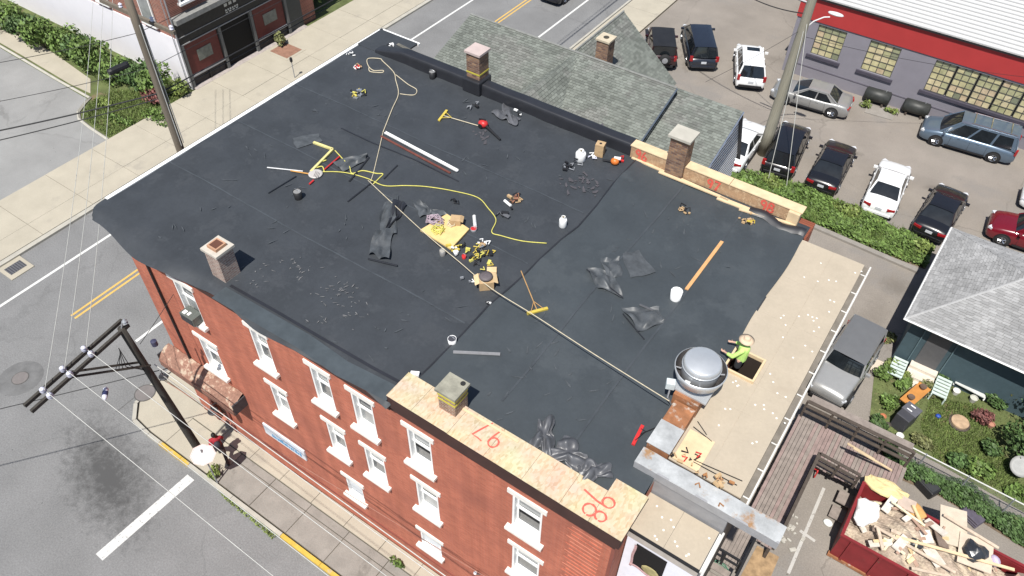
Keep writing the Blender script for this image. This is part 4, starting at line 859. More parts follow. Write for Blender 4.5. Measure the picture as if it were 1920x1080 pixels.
pm.location = (-16.0, q.y, .12); MB().tube([(-16.0, q.y, .12), (-16.0, q.y, 1.25)], .03, 6).build('post', GREYMETAL, pm); MB().lathe([(.05, 0), (.09, .06), (.1, .22), (.07, .32), (.001, .34)], (-16.0, q.y, 1.25), 10, cap=False).build('head', BLACKP, pm)

# ------------------------------------------------------------------ cars
def car(x, y, yaw, kind, pt, label, L=None, W=None, H=None, rack=False, spare=False, plate=True, z=0, cat='car', roofmt=None):
    K = dict(sedan=dict(L=4.8, W=1.84, H=1.45, belt=.93, hood=.90, deck=.98, rb=.13, rr=.30, rf=.55, fb=.735, wb=(.19, .81)),
             suv=dict(L=4.75, W=1.88, H=1.70, belt=1.05, hood=1.02, deck=1.0, rb=.02, rr=.09, rf=.60, fb=.745, wb=(.19, .82)),
             van=dict(L=5.15, W=1.98, H=1.75, belt=1.05, hood=.98, deck=1.0, rb=.015, rr=.06, rf=.64, fb=.81, wb=(.2, .81)),
             jeep=dict(L=4.2, W=1.85, H=1.83, belt=1.15, hood=1.08, deck=1.1, rb=.02, rr=.03, rf=.60, fb=.66, wb=(.18, .83)))[kind]
    L, W, H = L or K['L'], W or K['W'], H or K['H']; t = thing('parked_car', (x, y, z), label, cat, rz=yaw)
    X = lambda f: (f-.5)*L
    st = [(0, .88, .42, .72), (.012, .94, .3, K['deck']-.14), (.05, .97, .24, K['deck']-.02), (K['rb']+.05, .99, .22, K['deck']), (.3, 1, .2, K['belt']), (.55, 1, .2, K['belt']), (K['fb'], .995, .2, K['hood']+.02), (.86, .985, .22, K['hood']-.05), (.94, .95, .24, K['hood']-.13), (.985, .87, .28, K['hood']-.26), (1.0, .76, .4, K['hood']-.40)]
    if kind == 'jeep': st = [(0, .96, .5, 1.0), (.015, .98, .45, 1.1), (.3, .99, .4, K['belt']), (.6, .98, .4, K['belt']), (.68, .92, .4, K['hood']), (.94, .84, .45, K['hood']-.04), (.985, .82, .5, K['hood']-.12), (1.0, .8, .55, K['hood']-.25)]
    vs = []; n = 0
    for f, wf, zb, zt in st:
        w_ = W/2*wf; h = zt-zb; cr = .05 if .28 < f < .6 else .045
        half = [(w_*.93, zb), (w_*.985, zb+h*.22), (w_, zb+h*.5), (w_*.985, zb+h*.78), (w_*.93, zb+h*.95), (w_*.82, zt+.01), (w_*.4, zt+cr), (0, zt+cr*1.15)]
        row = [(X(f), a, b) for a, b in half]+[(X(f), -a, b) for a, b in half[-2::-1]]; n = len(row); vs += row
    fs = [(i*n+k, i*n+k+1, (i+1)*n+k+1, (i+1)*n+k) for i in range(len(st)-1) for k in range(n-1)]
    fs += [tuple(range(n))[::-1], tuple(range((len(st)-1)*n, len(st)*n))]
    bd = MB().add(vs, fs).build('body', pt, t, world=False, smooth=True)
    wb, wt = W/2*.90, W/2*(.70 if kind != 'jeep' else .80); zb, zt = K['belt']-.03, H-.05
    rb, rr, rf, fb = (X(K[q]) for q in ('rb', 'rr', 'rf', 'fb')); rb += .04
    def gp(u, v, s):   # side glass surface, u rear->front, v belt->roof
        a = rb+(fb-rb)*u; b = rr+(rf-rr)*u; return Vector((a+(b-a)*v, s*(wb+(wt-wb)*v), zb+(zt-zb)*v))
    m_ = MB()
    for (xa, xb, bow) in ((rb, rr, -.05), (fb, rf, .09)):
        g = MB(); g.grid(lambda u, v: (xa+(xb-xa)*v+bow*(1-(2*u-1)**2), (2*u-1)*(wb+(wt-wb)*v)*.95, zb+.015+(zt-zb-.01)*v+.02*math.sin(v*3.1)), 6, 3)
        g.build('windshield' if xa == fb else 'rear_window', GLASS, t, world=False, smooth=True)
    cuts = {'sedan': (.12, .50, .92), 'suv': (.06, .30, .60, .93), 'van': (.05, .33, .64, .93), 'jeep': (.05, .42, .93)}[kind]
    for s in (-1, 1):
        for u0, u1 in zip(cuts[:-1], cuts[1:]):
            q = [gp(u0+.015, .06, s), gp(u1-.015, .06, s), gp(u1-.02, .90, s), gp(u0+.02, .90, s)]
            off = Vector((0, s*.012, 0)); MB().add([p+off for p in q], [(0, 1, 2, 3) if s < 0 else (3, 2, 1, 0)]).build('side_window', GLASS, t, world=False)
        m_.add([gp(0, 0, s), gp(1, 0, s), gp(1, 1, s), gp(0, 1, s)], [(0, 1, 2, 3) if s < 0 else (3, 2, 1, 0)])
        for (xa, xb) in ((rb, rr), (fb, rf)): m_.tube([(xa, s*wb*.985, zb), (xb, s*wt*.99, zt+.01)], .05, 5)
    m_.build('pillar', pt, t, world=False)
    ro = MB().grid(lambda u, v: (rr-.06+(rf-rr+.10)*u, (2*v-1)*wt*1.02, zt+.05*math.sqrt(max(0, 1-(2*v-1)**4))*(1-.5*(2*u-1)**6)+.015), 10, 8)
    rp = ro.build('roof', roofmt or (BLACKP if kind == 'jeep' else pt), t, world=False, smooth=True)
    if rack:
        for s in (-1, 1): MB().tube([(rr+.1, s*wt*.86, zt+.1), (rf-.5, s*wt*.86, zt+.1)], .022, 5).build('roof_rail', CHROME if rack != 'black' else BLACKP, rp, world=False)
        for f in (.15, .5, .8): MB().box((rr+(rf-rr)*f, 0, zt+.105), (.06, wt*1.7, .025)).build('cross_bar', CHROME if rack != 'black' else BLACKP, rp, world=False)
    if kind == 'suv' and rack is False and 'white' in label: MB().box((rf-.35, 0, zt+.072), (.45, wt*1.25, .012)).build('sunroof', GLASS, rp, world=False)
    r_ = .345 if kind != 'jeep' else .40
    for f in K['wb']:
        for s in (-1, 1):
            c_ = (X(f), s*(W/2-.11), r_)
            MB().lathe([(r_*1.18, .10), (r_*1.18, .118)], (c_[0], s*(W/2-.118), r_+.02), 20, (0, s, 0)).build('wheel_arch', BLACKP, bd, world=False)
            wh = MB().lathe([(r_*.62, -.1), (r_*.95, -.1), (r_, -.06), (r_, .07), (r_*.95, .12), (r_*.66, .125)], c_, 20, (0, s, 0)).build('wheel', RUBBER, t, world=False, smooth=True)
            m_ = MB().lathe([(r_*.62, .10), (r_*.60, .135), (r_*.5, .12)], c_, 20, (0, s, 0))
            for k in range(5):
                a = k*1.2566; d = Vector((math.cos(a), 0, math.sin(a))); m_.tube([Vector(c_)+Vector((0, s*.128, 0))+d*.04, Vector(c_)+Vector((0, s*.128, 0))+d*r_*.58], .035, 4)
            m_.build('rim', RIM, wh, world=False)
    for s in (-1, 1):
        z = K['deck']-.12
        if kind == 'sedan': MB().box((X(.008), s*W*.34, .80), (.10, W*.22, .12), -s*.25).build('tail_light', REDLAMP, t, world=False)
        else: MB().box((X(.012), s*W*.43, .98), (.12, W*.10, .34), -s*.2).build('tail_light', REDLAMP, t, world=False)
        hz = K['hood']-.26; MB().box((X(.967), s*W*.345, hz), (.22, W*.16, .11), s*-.55).build('headlight', CLEARLAMP, t, world=False)
        MB().box((X(K['fb'])-.25, s*(W/2+.08), K['belt']+.06), (.13, .2, .12)).build('mirror', pt, t, world=False)
        MB().box((X(.5), s*(W/2-.005), .28), (L*.42, .04, .1)).build('sill_trim', BLACKP, t, world=False)
        for f in (.40, .60): MB().box((X(f), s*(W/2*.99), K['belt']-.14), (.16, .03, .025)).build('door_handle', pt, t, world=False)
        for f in (.30, .48, .68): MB().box((X(f), s*(W/2-.006), .60), (.012, .016, .52)).build('door_seam', BLACKP, bd, world=False)
    MB().box((X(.002), 0, .42), (.1, W*.78, .18)).build('rear_bumper', BLACKP if kind in ('suv', 'jeep') else pt, t, world=False, bevel=.03)
    MB().box((X(.993), 0, .40), (.1, W*.70, .2)).build('grille', BLACKP, t, world=False, bevel=.03)
    if plate: MB().box((X(-.001)-.005, 0, .72), (.02, .34, .15)).build('plate', plain('plate_pale', (.5, .52, .55)), t, world=False)
    MB().box((X(.5), 0, .26), (L*.9, W*.8, .14)).build('underbody', BLACKP, t, world=False)
    if spare:
        wh = MB().lathe([(.1, -.1), (.36, -.12), (.39, 0), (.36, .11), (.2, .12)], (X(0)-.14, -.1, .95), 18, (-1, 0, 0)).build('spare_wheel', RUBBER, t, world=False, smooth=True)
        MB().lathe([(.2, .1), (.19, .14), (.03, .15)], (X(0)-.14, -.1, .95), 14, (-1, 0, 0)).build('rim', GREYMETAL, wh, world=False)
        for s in (-1, 1):
            for f in (.18, .83): MB().box((X(f), s*(W/2-.02), .86), (.95, .22, .06)).build('fender', BLACKP, t, world=False, bevel=.02)
    return t
D = math.radians
PW = paint('white', (.74, .75, .75)); PB = paint('black', (.010, .010, .012)); PS = paint('silver', (.27, .27, .265), .35, .3); PSL = paint('light_silver', (.33, .33, .325), .3, .3)
PN_ = paint('navy', (.014, .017, .026)); PBL = paint('steel_blue', (.115, .16, .215), .3, .4); PR = paint('dark_red', (.14, .006, .014)); PM = paint('maroon_black', (.028, .006, .009)); PBR = paint('bright_blue', (.03, .13, .40))
car(1.9, 37.3, D(120), 'jeep', PM, 'dark maroon off-road car with black top and spare wheel on its tail', spare=True)
car(3.9, 39.1, D(122), 'van', PN_, 'dark navy minivan parked beside the off-road car', L=5.0)
car(7.75, 38.7, D(114), 'suv', PW, 'white SUV with sunroof standing alone left of the works building', L=4.6)
car(12.4, 37.6, D(185.5), 'sedan', PS, 'grey silver sedan parked along the works wall', L=4.85)
car(10.75, 30.3, D(92), 'sedan', PW, 'white sedan half hidden behind the striped gable', L=4.8)
car(13.12, 31.4, D(97), 'suv', PB, 'black SUV next to the street lamp pole', L=4.85)
car(15.8, 31.4, D(93), 'sedan', PB, 'black sedan parked between the black SUV and the white sedan', L=4.75, W=1.8)
car(18.97, 31.35, D(93.7), 'sedan', PW, 'white sedan parked between two black sedans', L=4.75, W=1.8)
car(21.95, 30.95, D(87), 'sedan', PB, 'black sedan with red tail lights near the hip roofed house', L=4.6, W=1.8)
car(26.6, 31.75, D(184), 'suv', PR, 'dark red SUV cut by the right picture edge', L=4.7)
car(27.6, 35.4, D(184), 'sedan', PW, 'white car behind the dark red SUV at the right edge', L=4.7)
car(21.6, 38.8, D(185), 'van', PBL, 'steel blue minivan with silver roof rack before the works windows', L=5.25, H=1.86, rack=True)
car(27.35, 39.4, D(186), 'suv', PBR, 'bright blue car just behind the steel blue minivan', L=4.6)
car(21.08, 17.55, D(-94), 'jeep', PSL, 'silver off-road wagon parked in the driveway below the tan roof', L=4.35, W=1.84, H=1.74, roofmt=paint('dull_silver', (.15, .152, .155), .5, .2))
car(-8.1, 41.2, D(90), 'sedan', PB, 'black car driving on the main street at the top edge')

# ------------------------------------------------------------------ poles and wires
def pole(name, base, top, r0, r1, mt, label, z0=0):
    t = thing(name, (*base[:2], z0), label, 'utility pole')
    MB().tube([Vector((*base[:2], z0)).lerp(Vector(top), k/8) for k in range(9)], r0, 12, r1).build('shaft', mt, t, smooth=True); return t
def wire(a, b, sag, r, mt, label, n=18):
    a, b = Vector(a), Vector(b); P = [a.lerp(b, i/n)-Vector((0, 0, sag*4*(i/n)*(1-i/n))) for i in range(n+1)]
    return tag(MB().tube(P, r, 4, cap=False).build('overhead_wire', mt, smooth=True), label, 'wire', 'overhead wires')
WIREL = plain('bare_aluminium_wire', (.50, .50, .47), .4); WIRED = plain('black_cable', (.02, .02, .022), .6)
b1 = at(385, 862, .12); P1 = pole('utility_pole', b1, (1.66, -2.2, 9.05), .17, .115, POLED, 'dark creosoted utility pole with double crossarm at the street corner', .12)
top = Vector((1.66, -2.2, 9.05))
ax = [Vector((1.50, -1.95, 8.98)), Vector((1.98, -5.62, 8.98))]
for s in (-.17, .17):
    o = Vector((s, 0, 0)); d = ax[1]-ax[0]; MB().box((ax[0]+ax[1])/2+o, (d.length, .09, .115), math.atan2(d.y, d.x)).build('crossarm', POLED, P1)
for s in (-.14, .14): MB().tube([(1.55+s, -1.95, 6.9), (1.78+s, -4.2, 8.9)], .045, 4).build('brace', POLED, P1)
PORC = M('porcelain', (.62, .62, .72), rough=.2, var=.15, scale=20, spec=.6)
ins = []
for px, py in ((165, 660), (125, 698), (88, 738)):
    c_ = at(px, py, 9.1); i_ = MB()
    for s in (-.17, .17):
        MB().lathe([(.03, 0), (.09, .03), (.06, .06), (.1, .09), (.06, .13), (.09, .16), (.04, .2), (.001, .22)], (c_.x+s, c_.y, 9.04), 12, cap=False).build('insulator', PORC, P1, smooth=True)
    ins.append(Vector((c_.x, c_.y, 9.26)))
MB().tube([(1.66, -2.2, 9.0), (1.75, -2.1, 9.35)], .03, 6).lathe([(.05, 0), (.09, .05), (.06, .09), (.09, .13), (.03, .2)], (1.78, -2.05, 9.2), 10).build('top_insulator', GREYMETAL, P1)
MB().lathe([(.03, -.12), (.1, -.1), (.1, .1), (.03, .12)], (2.35, -1.75, 8.35), 12).build('cable_spool', plain('dark_fitting', (.05, .05, .09), .4), P1)
for k in range(5): MB().tube([(1.55+.03*k, -2.0, 6.9-.1*k), (1.4+.05*k, -2.9+.1*k, 7.4), (1.65, -2.55, 8.2+.05*k)], .014, 5).build('jumper_cable', WIRED, P1)
c_ = at(197, 738, 7.0); sl_ = thing('cable_splice', c_, 'pale cable splice case hanging from the wire left of the corner pole', 'splice case'); MB().lathe([(.03, -.26), (.09, -.18), (.09, .18), (.03, .26)], c_, 10, (.8, -.75, 0)).build('case', PORC, sl_, smooth=True); MB().lathe([(.095, -.06), (.095, .1)], c_, 10, (.8, -.75, 0)).build('band', plain('navy_band', (.03, .035, .09), .4), sl_)
far = [at(212, -60, 10.2), at(196, -60, 10.2), at(178, -60, 10.2)]
nm = ('nearest the pole', 'in the middle of the crossarm', 'at the outer crossarm end')
for k in range(3):
    wire(ins[k], far[k], .5, .011, WIREL, 'bare wire crossing the main street from the insulators '+nm[k])
    wire(ins[k]+Vector((.1, 0, 0)), (44, ins[k].y-.2, 9.3), .5, .011, WIREL, 'bare wire along the side street from the insulators '+nm[k])
wire((1.5, -1.75, 6.6), (44, -1.9, 6.6), .45, .018, WIREL, 'pale cable over the side pavement, upper of the two low ones')
wire((1.45, -1.7, 6.0), (44, -1.95, 5.9), .5, .016, WIREL, 'pale cable over the side pavement, lower of the two low ones')
wire((1.6, -1.9, 7.9), (-.4, 6.0, 10.3), .2, .012, WIRED, 'thin service wire from the corner pole to the roof front')
wire((1.5, -1.7, 5.6), (16, -.05, 3.3), .15, .012, plain('reddish_cable', (.34, .16, .12), .6), 'reddish cable strung along the brick side wall')
wire((1.5, -1.7, 6.2), (-20, -30, 7), .4, .02, WIRED, 'black cable leaving the corner pole to the lower left')
P2 = pole('utility_pole', (-3.05, 4.2), (-3.05, 4.38, 16.6), .18, .13, POLEW, 'weathered grey utility pole rising in front of the main street facade', .12)
ca, cb = at(188, 0, 14.7), at(328, 62, 14.7); dd = cb-ca
MB().box((ca+cb)/2, (dd.length, .1, .13), math.atan2(dd.y, dd.x)).build('crossarm', POLEW, P2)
for f in (.04, .3, .72, .97): q = ca.lerp(cb, f); MB().lathe([(.03, 0), (.07, .05), (.045, .1), (.07, .14), (.001, .2)], (q.x, q.y, 14.76), 8, cap=False).build('insulator', PORC, P2)
MB().lathe([(.1, -.4), (.13, -.3), (.13, .3), (.1, .4)], at(222, 128, 12.4), 10, (.1, 1, 0)).build('splice_case', BLACKP, P2)
for k, (px, py, z, r) in enumerate(((0, 240, 12.4, .028), (0, 258, 12.2, .02), (0, 185, 13.4, .011), (0, 112, 14.7, .011))):
    q = at(px, py, z); d_ = Vector((-3.05, 4.3, z))-q; wire(q-d_*.5, Vector((-3.05, 4.3, z)), .1, r, WIRED, 'black line along the main street left of the tall pole, '+('thick lower one', 'second lowest one', 'thin middle one', 'thin top one')[k], 16); wire((-3.05, 4.3, z), (-3.05+RND.uniform(-.3, .3), 60, z+1.5), .6, r, WIRED, 'black line from the tall pole away over the storefront, '+('thick lower one', 'second lowest one', 'thin middle one', 'thin top one')[k], 20)
for k in range(4): MB().tube([(-3.05+.2*math.cos(k), 4.3+.2*math.sin(k), 10.2), (-3.05+.16*math.cos(k), 4.35+.16*math.sin(k), 15)], .016, 5).build('riser_cable', WIREL, P2)
b3 = at(1430, 288); P3 = pole('utility_pole', (b3.x, b3.y), (b3.x+.12, b3.y, 12.5), .34, .2, POLEG, 'tall weathered utility pole with a street lamp among the parked cars')
LA = Vector((b3.x+.1, b3.y, 7.9)); LH = at(1556, 32, 8.75)
MB().tube([LA, LA.lerp(LH, .35)+Vector((0, 0, .25)), LA.lerp(LH, .75)+Vector((0, 0, .18)), LH], .035, 6).build('lamp_arm', plain('arm_white', (.62, .62, .62), .4), P3)
dh = (LH-LA).normalized(); MB().ball(LH+dh*.3, (.42, .16, .09), 12, 6).build('lamp_head', plain('arm_white', (.62, .62, .62)), P3, smooth=True)
MB().tube([(b3.x+.05, b3.y-.05, 9.4), (b3.x-1.2, b3.y+.1, 9.4)], .05, 4).build('bracket', GREYMETAL, P3)
MB().box((b3.x-.25, b3.y-.1, 4.1), (.16, .16, .45)).build('meter_box', STEEL, P3)
for k, (px, py) in enumerate(((1440, 338), (1475, 348))):
    g = at(px, py, .3); wire((b3.x+.1, b3.y-.02, 8.6+.3*k), g, 0, .02, WIREL, 'pale guy wire from the lamp pole to the hedge, '+('left one' , 'right one')[k], 4)
wire((b3.x, b3.y, 8.8), at(1330, -60, 9), .5, .03, WIRED, 'twisted black cable from the lamp pole towards the upper left'); wire((b3.x, b3.y, 9.3), at(1440, -60, 9.6), .3, .018, WIRED, 'black wire from the lamp pole to the top of the picture')
wire((b3.x, b3.y, 7.6), (24, 40.4, 4.6), .3, .012, WIRED, 'thin black wire crossing the works building windows'); wire((b3.x, b3.y, 7.9), (9.66, 24.6, 7.2), .1, .012, WIRED, 'service wire from the lamp pole to the shingled house')

# ------------------------------------------------------------------ hip roofed house, driveway edge, hedge
HH = thing('hip_roof_house', (26.5, 23, 0), 'small teal house with pale grey hip roof and white gutter', 'house')
e = [(22.3, 19.25, 3.0), (31.5, 19.0, 3.0), (31.5, 26.6, 3.0), (22.55, 26.5, 3.0)]; ra, rb_ = (25.9, 22.9, 4.65), (28.5, 22.9, 4.65)
slope(HH, 'roof_slope', e[0], e[1], ra, rb_, SHL, tab=.3, course=.16); slope(HH, 'roof_slope', e[3], e[0], ra, ra, SHL, tab=.3, course=.16); slope(HH, 'roof_slope', e[2], e[3], rb_, ra, SHL, tab=.3, course=.16); slope(HH, 'roof_slope', e[1], e[2], rb_, rb_, SHL, tab=.3, course=.16)
TEAL = plain('teal_wall', (.05, .08, .095), .7, .1)
MB().b2(22.7, 31.2, 19.75, 26.2, 0, 2.95).build('wall', TEAL, HH)
MB().tube([e[3], e[0], e[1]], .05, 5).build('gutter', WHITE, HH); MB().tube([e[0], ra], .05, 5).build('hip_cap', plain('hip_cap', (.36, .36, .36), .9), HH)
for x in (23.3, 24.65): MB().tube([(x, 19.7, 0), (x, 19.7, 2.9)], .03, 5).build('trim_post', plain('teal_trim', (.10, .15, .17)), HH)
dr_ = MB().b2(23.55, 24.45, 19.72, 19.745, .5, 2.5).build('door', plain('grey_door', (.09, .09, .095), .5), HH)
st = thing('porch_steps', (24, 19, 0), 'concrete porch steps flanked by mint green slatted rails', 'steps')
for k in range(3): MB().b2(23.45, 24.6, 19.4-k*.45, 19.74-k*.0, 0, .5-.16*k).build('step', plain('pale_step', (.58, .52, .44), .85), st)
MINT = plain('mint_slat', (.48, .56, .52), .6)
for xs_ in (22.75, 24.65):
    for k in range(6): MB().b2(xs_, xs_+.62, 18.45+k*.2, 18.58+k*.2, .42, .46).build('slat', MINT, st)
    for q in (xs_+.0, xs_+.58): MB().b2(q, q+.04, 18.4, 19.6, .35, .41).build('rail', MINT, st)
    for yy_ in (18.45, 19.55): MB().b2(xs_, xs_+.06, yy_-.03, yy_+.03, 0, .4).b2(xs_+.56, xs_+.62, yy_-.03, yy_+.03, 0, .4).build('post', MINT, st)
hp = [at(*q) for q in ((1325, 345), (1390, 325), (1480, 345), (1600, 395), (1700, 440), (1745, 470), (1735, 505), (1640, 470), (1510, 415), (1420, 390))]; hp = [(q.x, q.y) for q in hp]
struct('hedge_bed', MB().sheet(hp, .006), SOIL)
tag(leaves(MB(), 15000, polyfn(hp, lambda x, y: .15+.38*bump2(x, y)), .05, .13, 1.2).build('ground_cover', LEAF), 'dense green ivy strip between driveway and parked cars', kind='stuff')
for k, (px, py) in enumerate(((1400, 345), (1455, 345), (1500, 360), (1540, 385), (1590, 395), (1640, 425), (1690, 440), (1725, 465))):
    q = at(px, py); bush(q.x, q.y-.3, .75, .6, .62, (LEAF, LEAFY, LEAF)[k % 3], 'leafy clump in the green strip, '+('at its left end', 'below the black SUV', 'between the black SUV and black sedan', 'below the black sedan', 'below and left of the white sedan', 'below the white sedan', 'below the second black sedan', 'at its right end by the hip roof')[k], 420, .11, 'leafy_clump', 'plant', 'clumps in the green strip', stems=False)
blades(hp, 5000, .42, GRASS, 'grass')
a, b = at(1500, 415), at(1720, 510); struct('concrete_kerb', MB().box(((a.x+b.x)/2, (a.y+b.y)/2, .06), ((b-a).length, .3, .14), math.atan2(b.y-a.y, b.x-a.x)), CONC_OLD)

# ------------------------------------------------------------------ timber deck behind the building
DZ = 1.05
dk = thing('timber_deck', (21.5, 11, 0), 'weathered timber deck with dark railings behind the building', 'deck')
x = 20.32; WR = M('reddish_plank', (.25, .185, .17), rough=.9, var=.2, scale=4, island=.25)
while x < 24.6:
    y0 = 7.3 if x < 21.55 else 11.55
    MB().b2(x, x+.128, y0+RND.uniform(-.04, .04), 13.55, DZ-.03, DZ+RND.uniform(-.004, .006)).build('plank', WR if (x > 21.0 and RND.random() < .6) or RND.random() < .15 else WOODW, dk); x += .142
for yy_ in (7.6, 9.5, 11.7, 13.4): MB().b2(20.3, 21.6 if yy_ < 11.6 else 24.55, yy_-.05, yy_+.05, DZ-.2, DZ-.032).build('joist', WOODD, dk)
for px_, py_ in ((20.4, 7.5), (21.5, 7.5), (21.5, 11.5), (24.4, 11.6), (24.4, 13.4), (20.4, 13.4), (22.9, 13.4)): MB().b2(px_-.06, px_+.06, py_-.06, py_+.06, 0, DZ-.2).build('deck_post', WOODD, dk)
def railing(a, b, hs, n=3, w_=.1, mt=WOODD, par=None):
    a, b = Vector(a), Vector(b); d = b-a; nrm = Vector((-d.y, d.x, 0)).normalized(); an = math.atan2(d.y, d.x)
    for h in hs: MB().box((a+b)/2+Vector((0, 0, h)), (d.length, w_, .045), an).build('rail', mt, par)
    for k in range(n+1): MB().box(a.lerp(b, k/n)+Vector((0, 0, max(hs)/2)), (.09, .09, max(hs)-.03), an).build('rail_post', mt, par)
railing((21.62, 7.35, DZ), (21.62, 11.5, DZ), (.35, .65, .95), 3, .12, par=dk)
railing((21.62, 11.5, DZ), (23.2, 11.45, DZ), (.35, .65, .95), 2, .12, par=dk)
railing((20.4, 13.5, DZ), (24.6, 13.55, DZ), (.4, .75, 1.05), 4, .14, par=dk)
MB().b2(20.45, 24.5, 13.62, 13.95, DZ+.98, DZ+1.03).build('rail_cap', WOODW, dk)
m_ = at(1590, 905, .8); MB().b2(22.9, 24.0, 10.95, 11.55, .45, .5).b2(22.9, 24.0, 10.35, 10.93, .2, .25).build('stair_tread', WOODW, dk)
for k, (a, b) in enumerate((((1600, 840), (1672, 882)), ((1590, 832), (1640, 862)))):
    p, q = at(*a, 2.2), at(*b, 2.2-.9); d = q-p; tag(MB().box((p+q)/2, (d.length, .09, .04), math.atan2(d.y, d.x), 0, math.asin(.9/d.length)).build('lumber_board', WOODN), ('long pale board leaning on the deck railing', 'short pale board leaning on the deck railing')[k], 'board')
p = at(1512, 890, .1); hc = thing('hand_truck', p, 'red folded hand cart lying beside the deck railing', 'cart')
MB().tube([p+Vector((0, 0, .5)), p+Vector((-.1, .7, .75))], .03, 6).tube([p+Vector((.3, 0, .5)), p+Vector((.2, .7, .75))], .03, 6).build('frame', REDP, hc); MB().box(p+Vector((.15, .3, .45)), (.3, .4, .05), .1).build('tray', REDP, hc)
MB().tube([p+Vector((0, 0, .1)), p+Vector((0, 0, .5))], .03, 6).tube([p+Vector((.3, 0, .1)), p+Vector((.3, 0, .5))], .03, 6).build('leg', REDP, hc)
m_ = MB()
for k in range(40):
    q = at(RND.gauss(1478, 14), RND.gauss(985, 18), 0); m_.box((q.x, q.y, .04), (RND.uniform(.05, .25), RND.uniform(.04, .15), RND.uniform(.02, .08)), RND.uniform(0, 3))
tag(m_.build('rubble', plain('rubble_grey', (.36, .34, .30), .9, .3)), 'small rubble swept beside the deck', kind='stuff')
# small stair landing below the lower tan roof
sd_ = thing('stair_landing', at(1380, 1030, 1.5), 'small timber stair landing with dark rails at the bottom edge', 'stairs'); q = at(1372, 1020, 1.5)
for k in range(9): MB().b2(q.x-.55+k*.13, q.x-.43+k*.13, q.y-.8, q.y+.7, 1.46, 1.5).build('plank', WOODW, sd_)
for k in range(4): MB().b2(q.x-.5, q.x+.4, q.y-1.1-k*.28, q.y-.84-k*.28, 1.2-k*.24, 1.24-k*.24).build('stair_tread', WOODW, sd_)
railing((q.x+.6, q.y-1.6, 1.3), (q.x+.6, q.y+.4, 1.5), (.4, .7, 1.0), 2, .09, BLACKP, sd_); railing((q.x-.6, q.y-.9, 1.5), (q.x+.55, q.y-.9, 1.5), (.5, .9), 2, .07, BLACKP, sd_)
for cx in (-.5, .5): MB().b2(q.x+cx-.05, q.x+cx+.05, q.y+.5, q.y+.6, 0, 1.46).build('deck_post', WOODD, sd_)
q = at(1425, 1062); tag(MB().prism([(q.x-.45, q.y-.9), (q.x+.5, q.y-.8), (q.x+.45, q.y+.75), (q.x-.4, q.y+.7)], .0, .02).build('plywood_sheet', plain('dirty_plywood', (.30, .20, .11), .9, .3)), 'dirty brown plywood sheet on the ground by the landing', 'plywood')
q = at(1345, 1070, .3); hs = thing('hose_coil', q, 'green garden hose coil at the bottom picture edge', 'hose')
HOSE = plain('green_hose', (.04, .17, .10), .5)
for k in range(4): MB().tube([(q.x+(.3+.05*k)*math.cos(a*.4), q.y+(.3+.05*k)*math.sin(a*.4), .05+.04*k) for a in range(17)], .02, 5).build('coil', HOSE, hs)

# ------------------------------------------------------------------ dumpster with debris
DX0, DX1, DY0, DY1, DH = 23.45, 30.2, 8.92, 11.45, 1.6
dp = thing('dumpster', ((DX0+DX1)/2, 10.2, 0), 'long dark red roll-off dumpster heaped with demolition debris', 'dumpster')
DRED = M('dumpster_red', (.19, .018, .022), rough=.55, var=.15, scale=2, col2=(.13, .05, .035), thr=.63, s2=2.5)
MB().b2(DX0, DX1, DY0, DY0+.06, .2, DH).build('side_panel', DRED, dp); MB().b2(DX0, DX1, DY1-.06, DY1, .2, DH).build('side_panel', DRED, dp)
MB().b2(DX0, DX0+.06, DY0+.061, DY1-.061, .2, DH).build('end_panel', DRED, dp); MB().b2(DX1-.06, DX1, DY0+.061, DY1-.061, .2, DH).build('end_panel', DRED, dp)
MB().b2(DX0+.061, DX1-.061, DY0+.061, DY1-.061, .2, .26).build('floor', DRED, dp)
for y in (DY0-.05, DY1-.05): MB().b2(DX0-.06, DX1+.06, y, y+.1, DH, DH+.1).build('top_rail', DRED, dp)
for x in (DX0-.06, DX1-.05): MB().b2(x, x+.11, DY0+.05, DY1-.05, DH+.002, DH+.098).build('top_rail', DRED, dp)
MB().b2(DX0-.05, DX1+.05, DY0-.06, DY0+.1, .06, .2).b2(DX0-.05, DX1+.05, DY1-.1, DY1+.06, .06, .2).build('base_rail', RUST, dp)
for k in range(7):
    x = DX0+.35+k*1.02
    for y in (DY0-.06, DY1-.02): MB().b2(x, x+.09, y, y+.08, .2, DH).build('rib', DRED, dp)
DM = [plain('debris_%d' % i, c_, .85, .2) for i, c_ in enumerate(((.62, .47, .27), (.50, .40, .31), (.36, .24, .18), (.60, .55, .48), (.20, .15, .12), (.64, .57, .40)))]
def hz_(x): return 1.5+.25*math.sin(x*1.3)+.1*math.sin(x*3.1)
MB().grid(lambda u, v: (DX0+.1+(DX1-DX0-.2)*u, DY0+.1+(DY1-DY0-.2)*v, hz_(DX0+u*6)-.25*(2*v-1)**4+.12*math.sin(u*40+v*13)*math.sin(v*17+u*9)), 60, 24).build('debris_fill', M('debris_fill', (.40, .32, .25), rough=.95, var=.35, scale=3, col2=(.55, .46, .35), thr=.5, s2=2.5, fine=.4, fscale=14), dp)
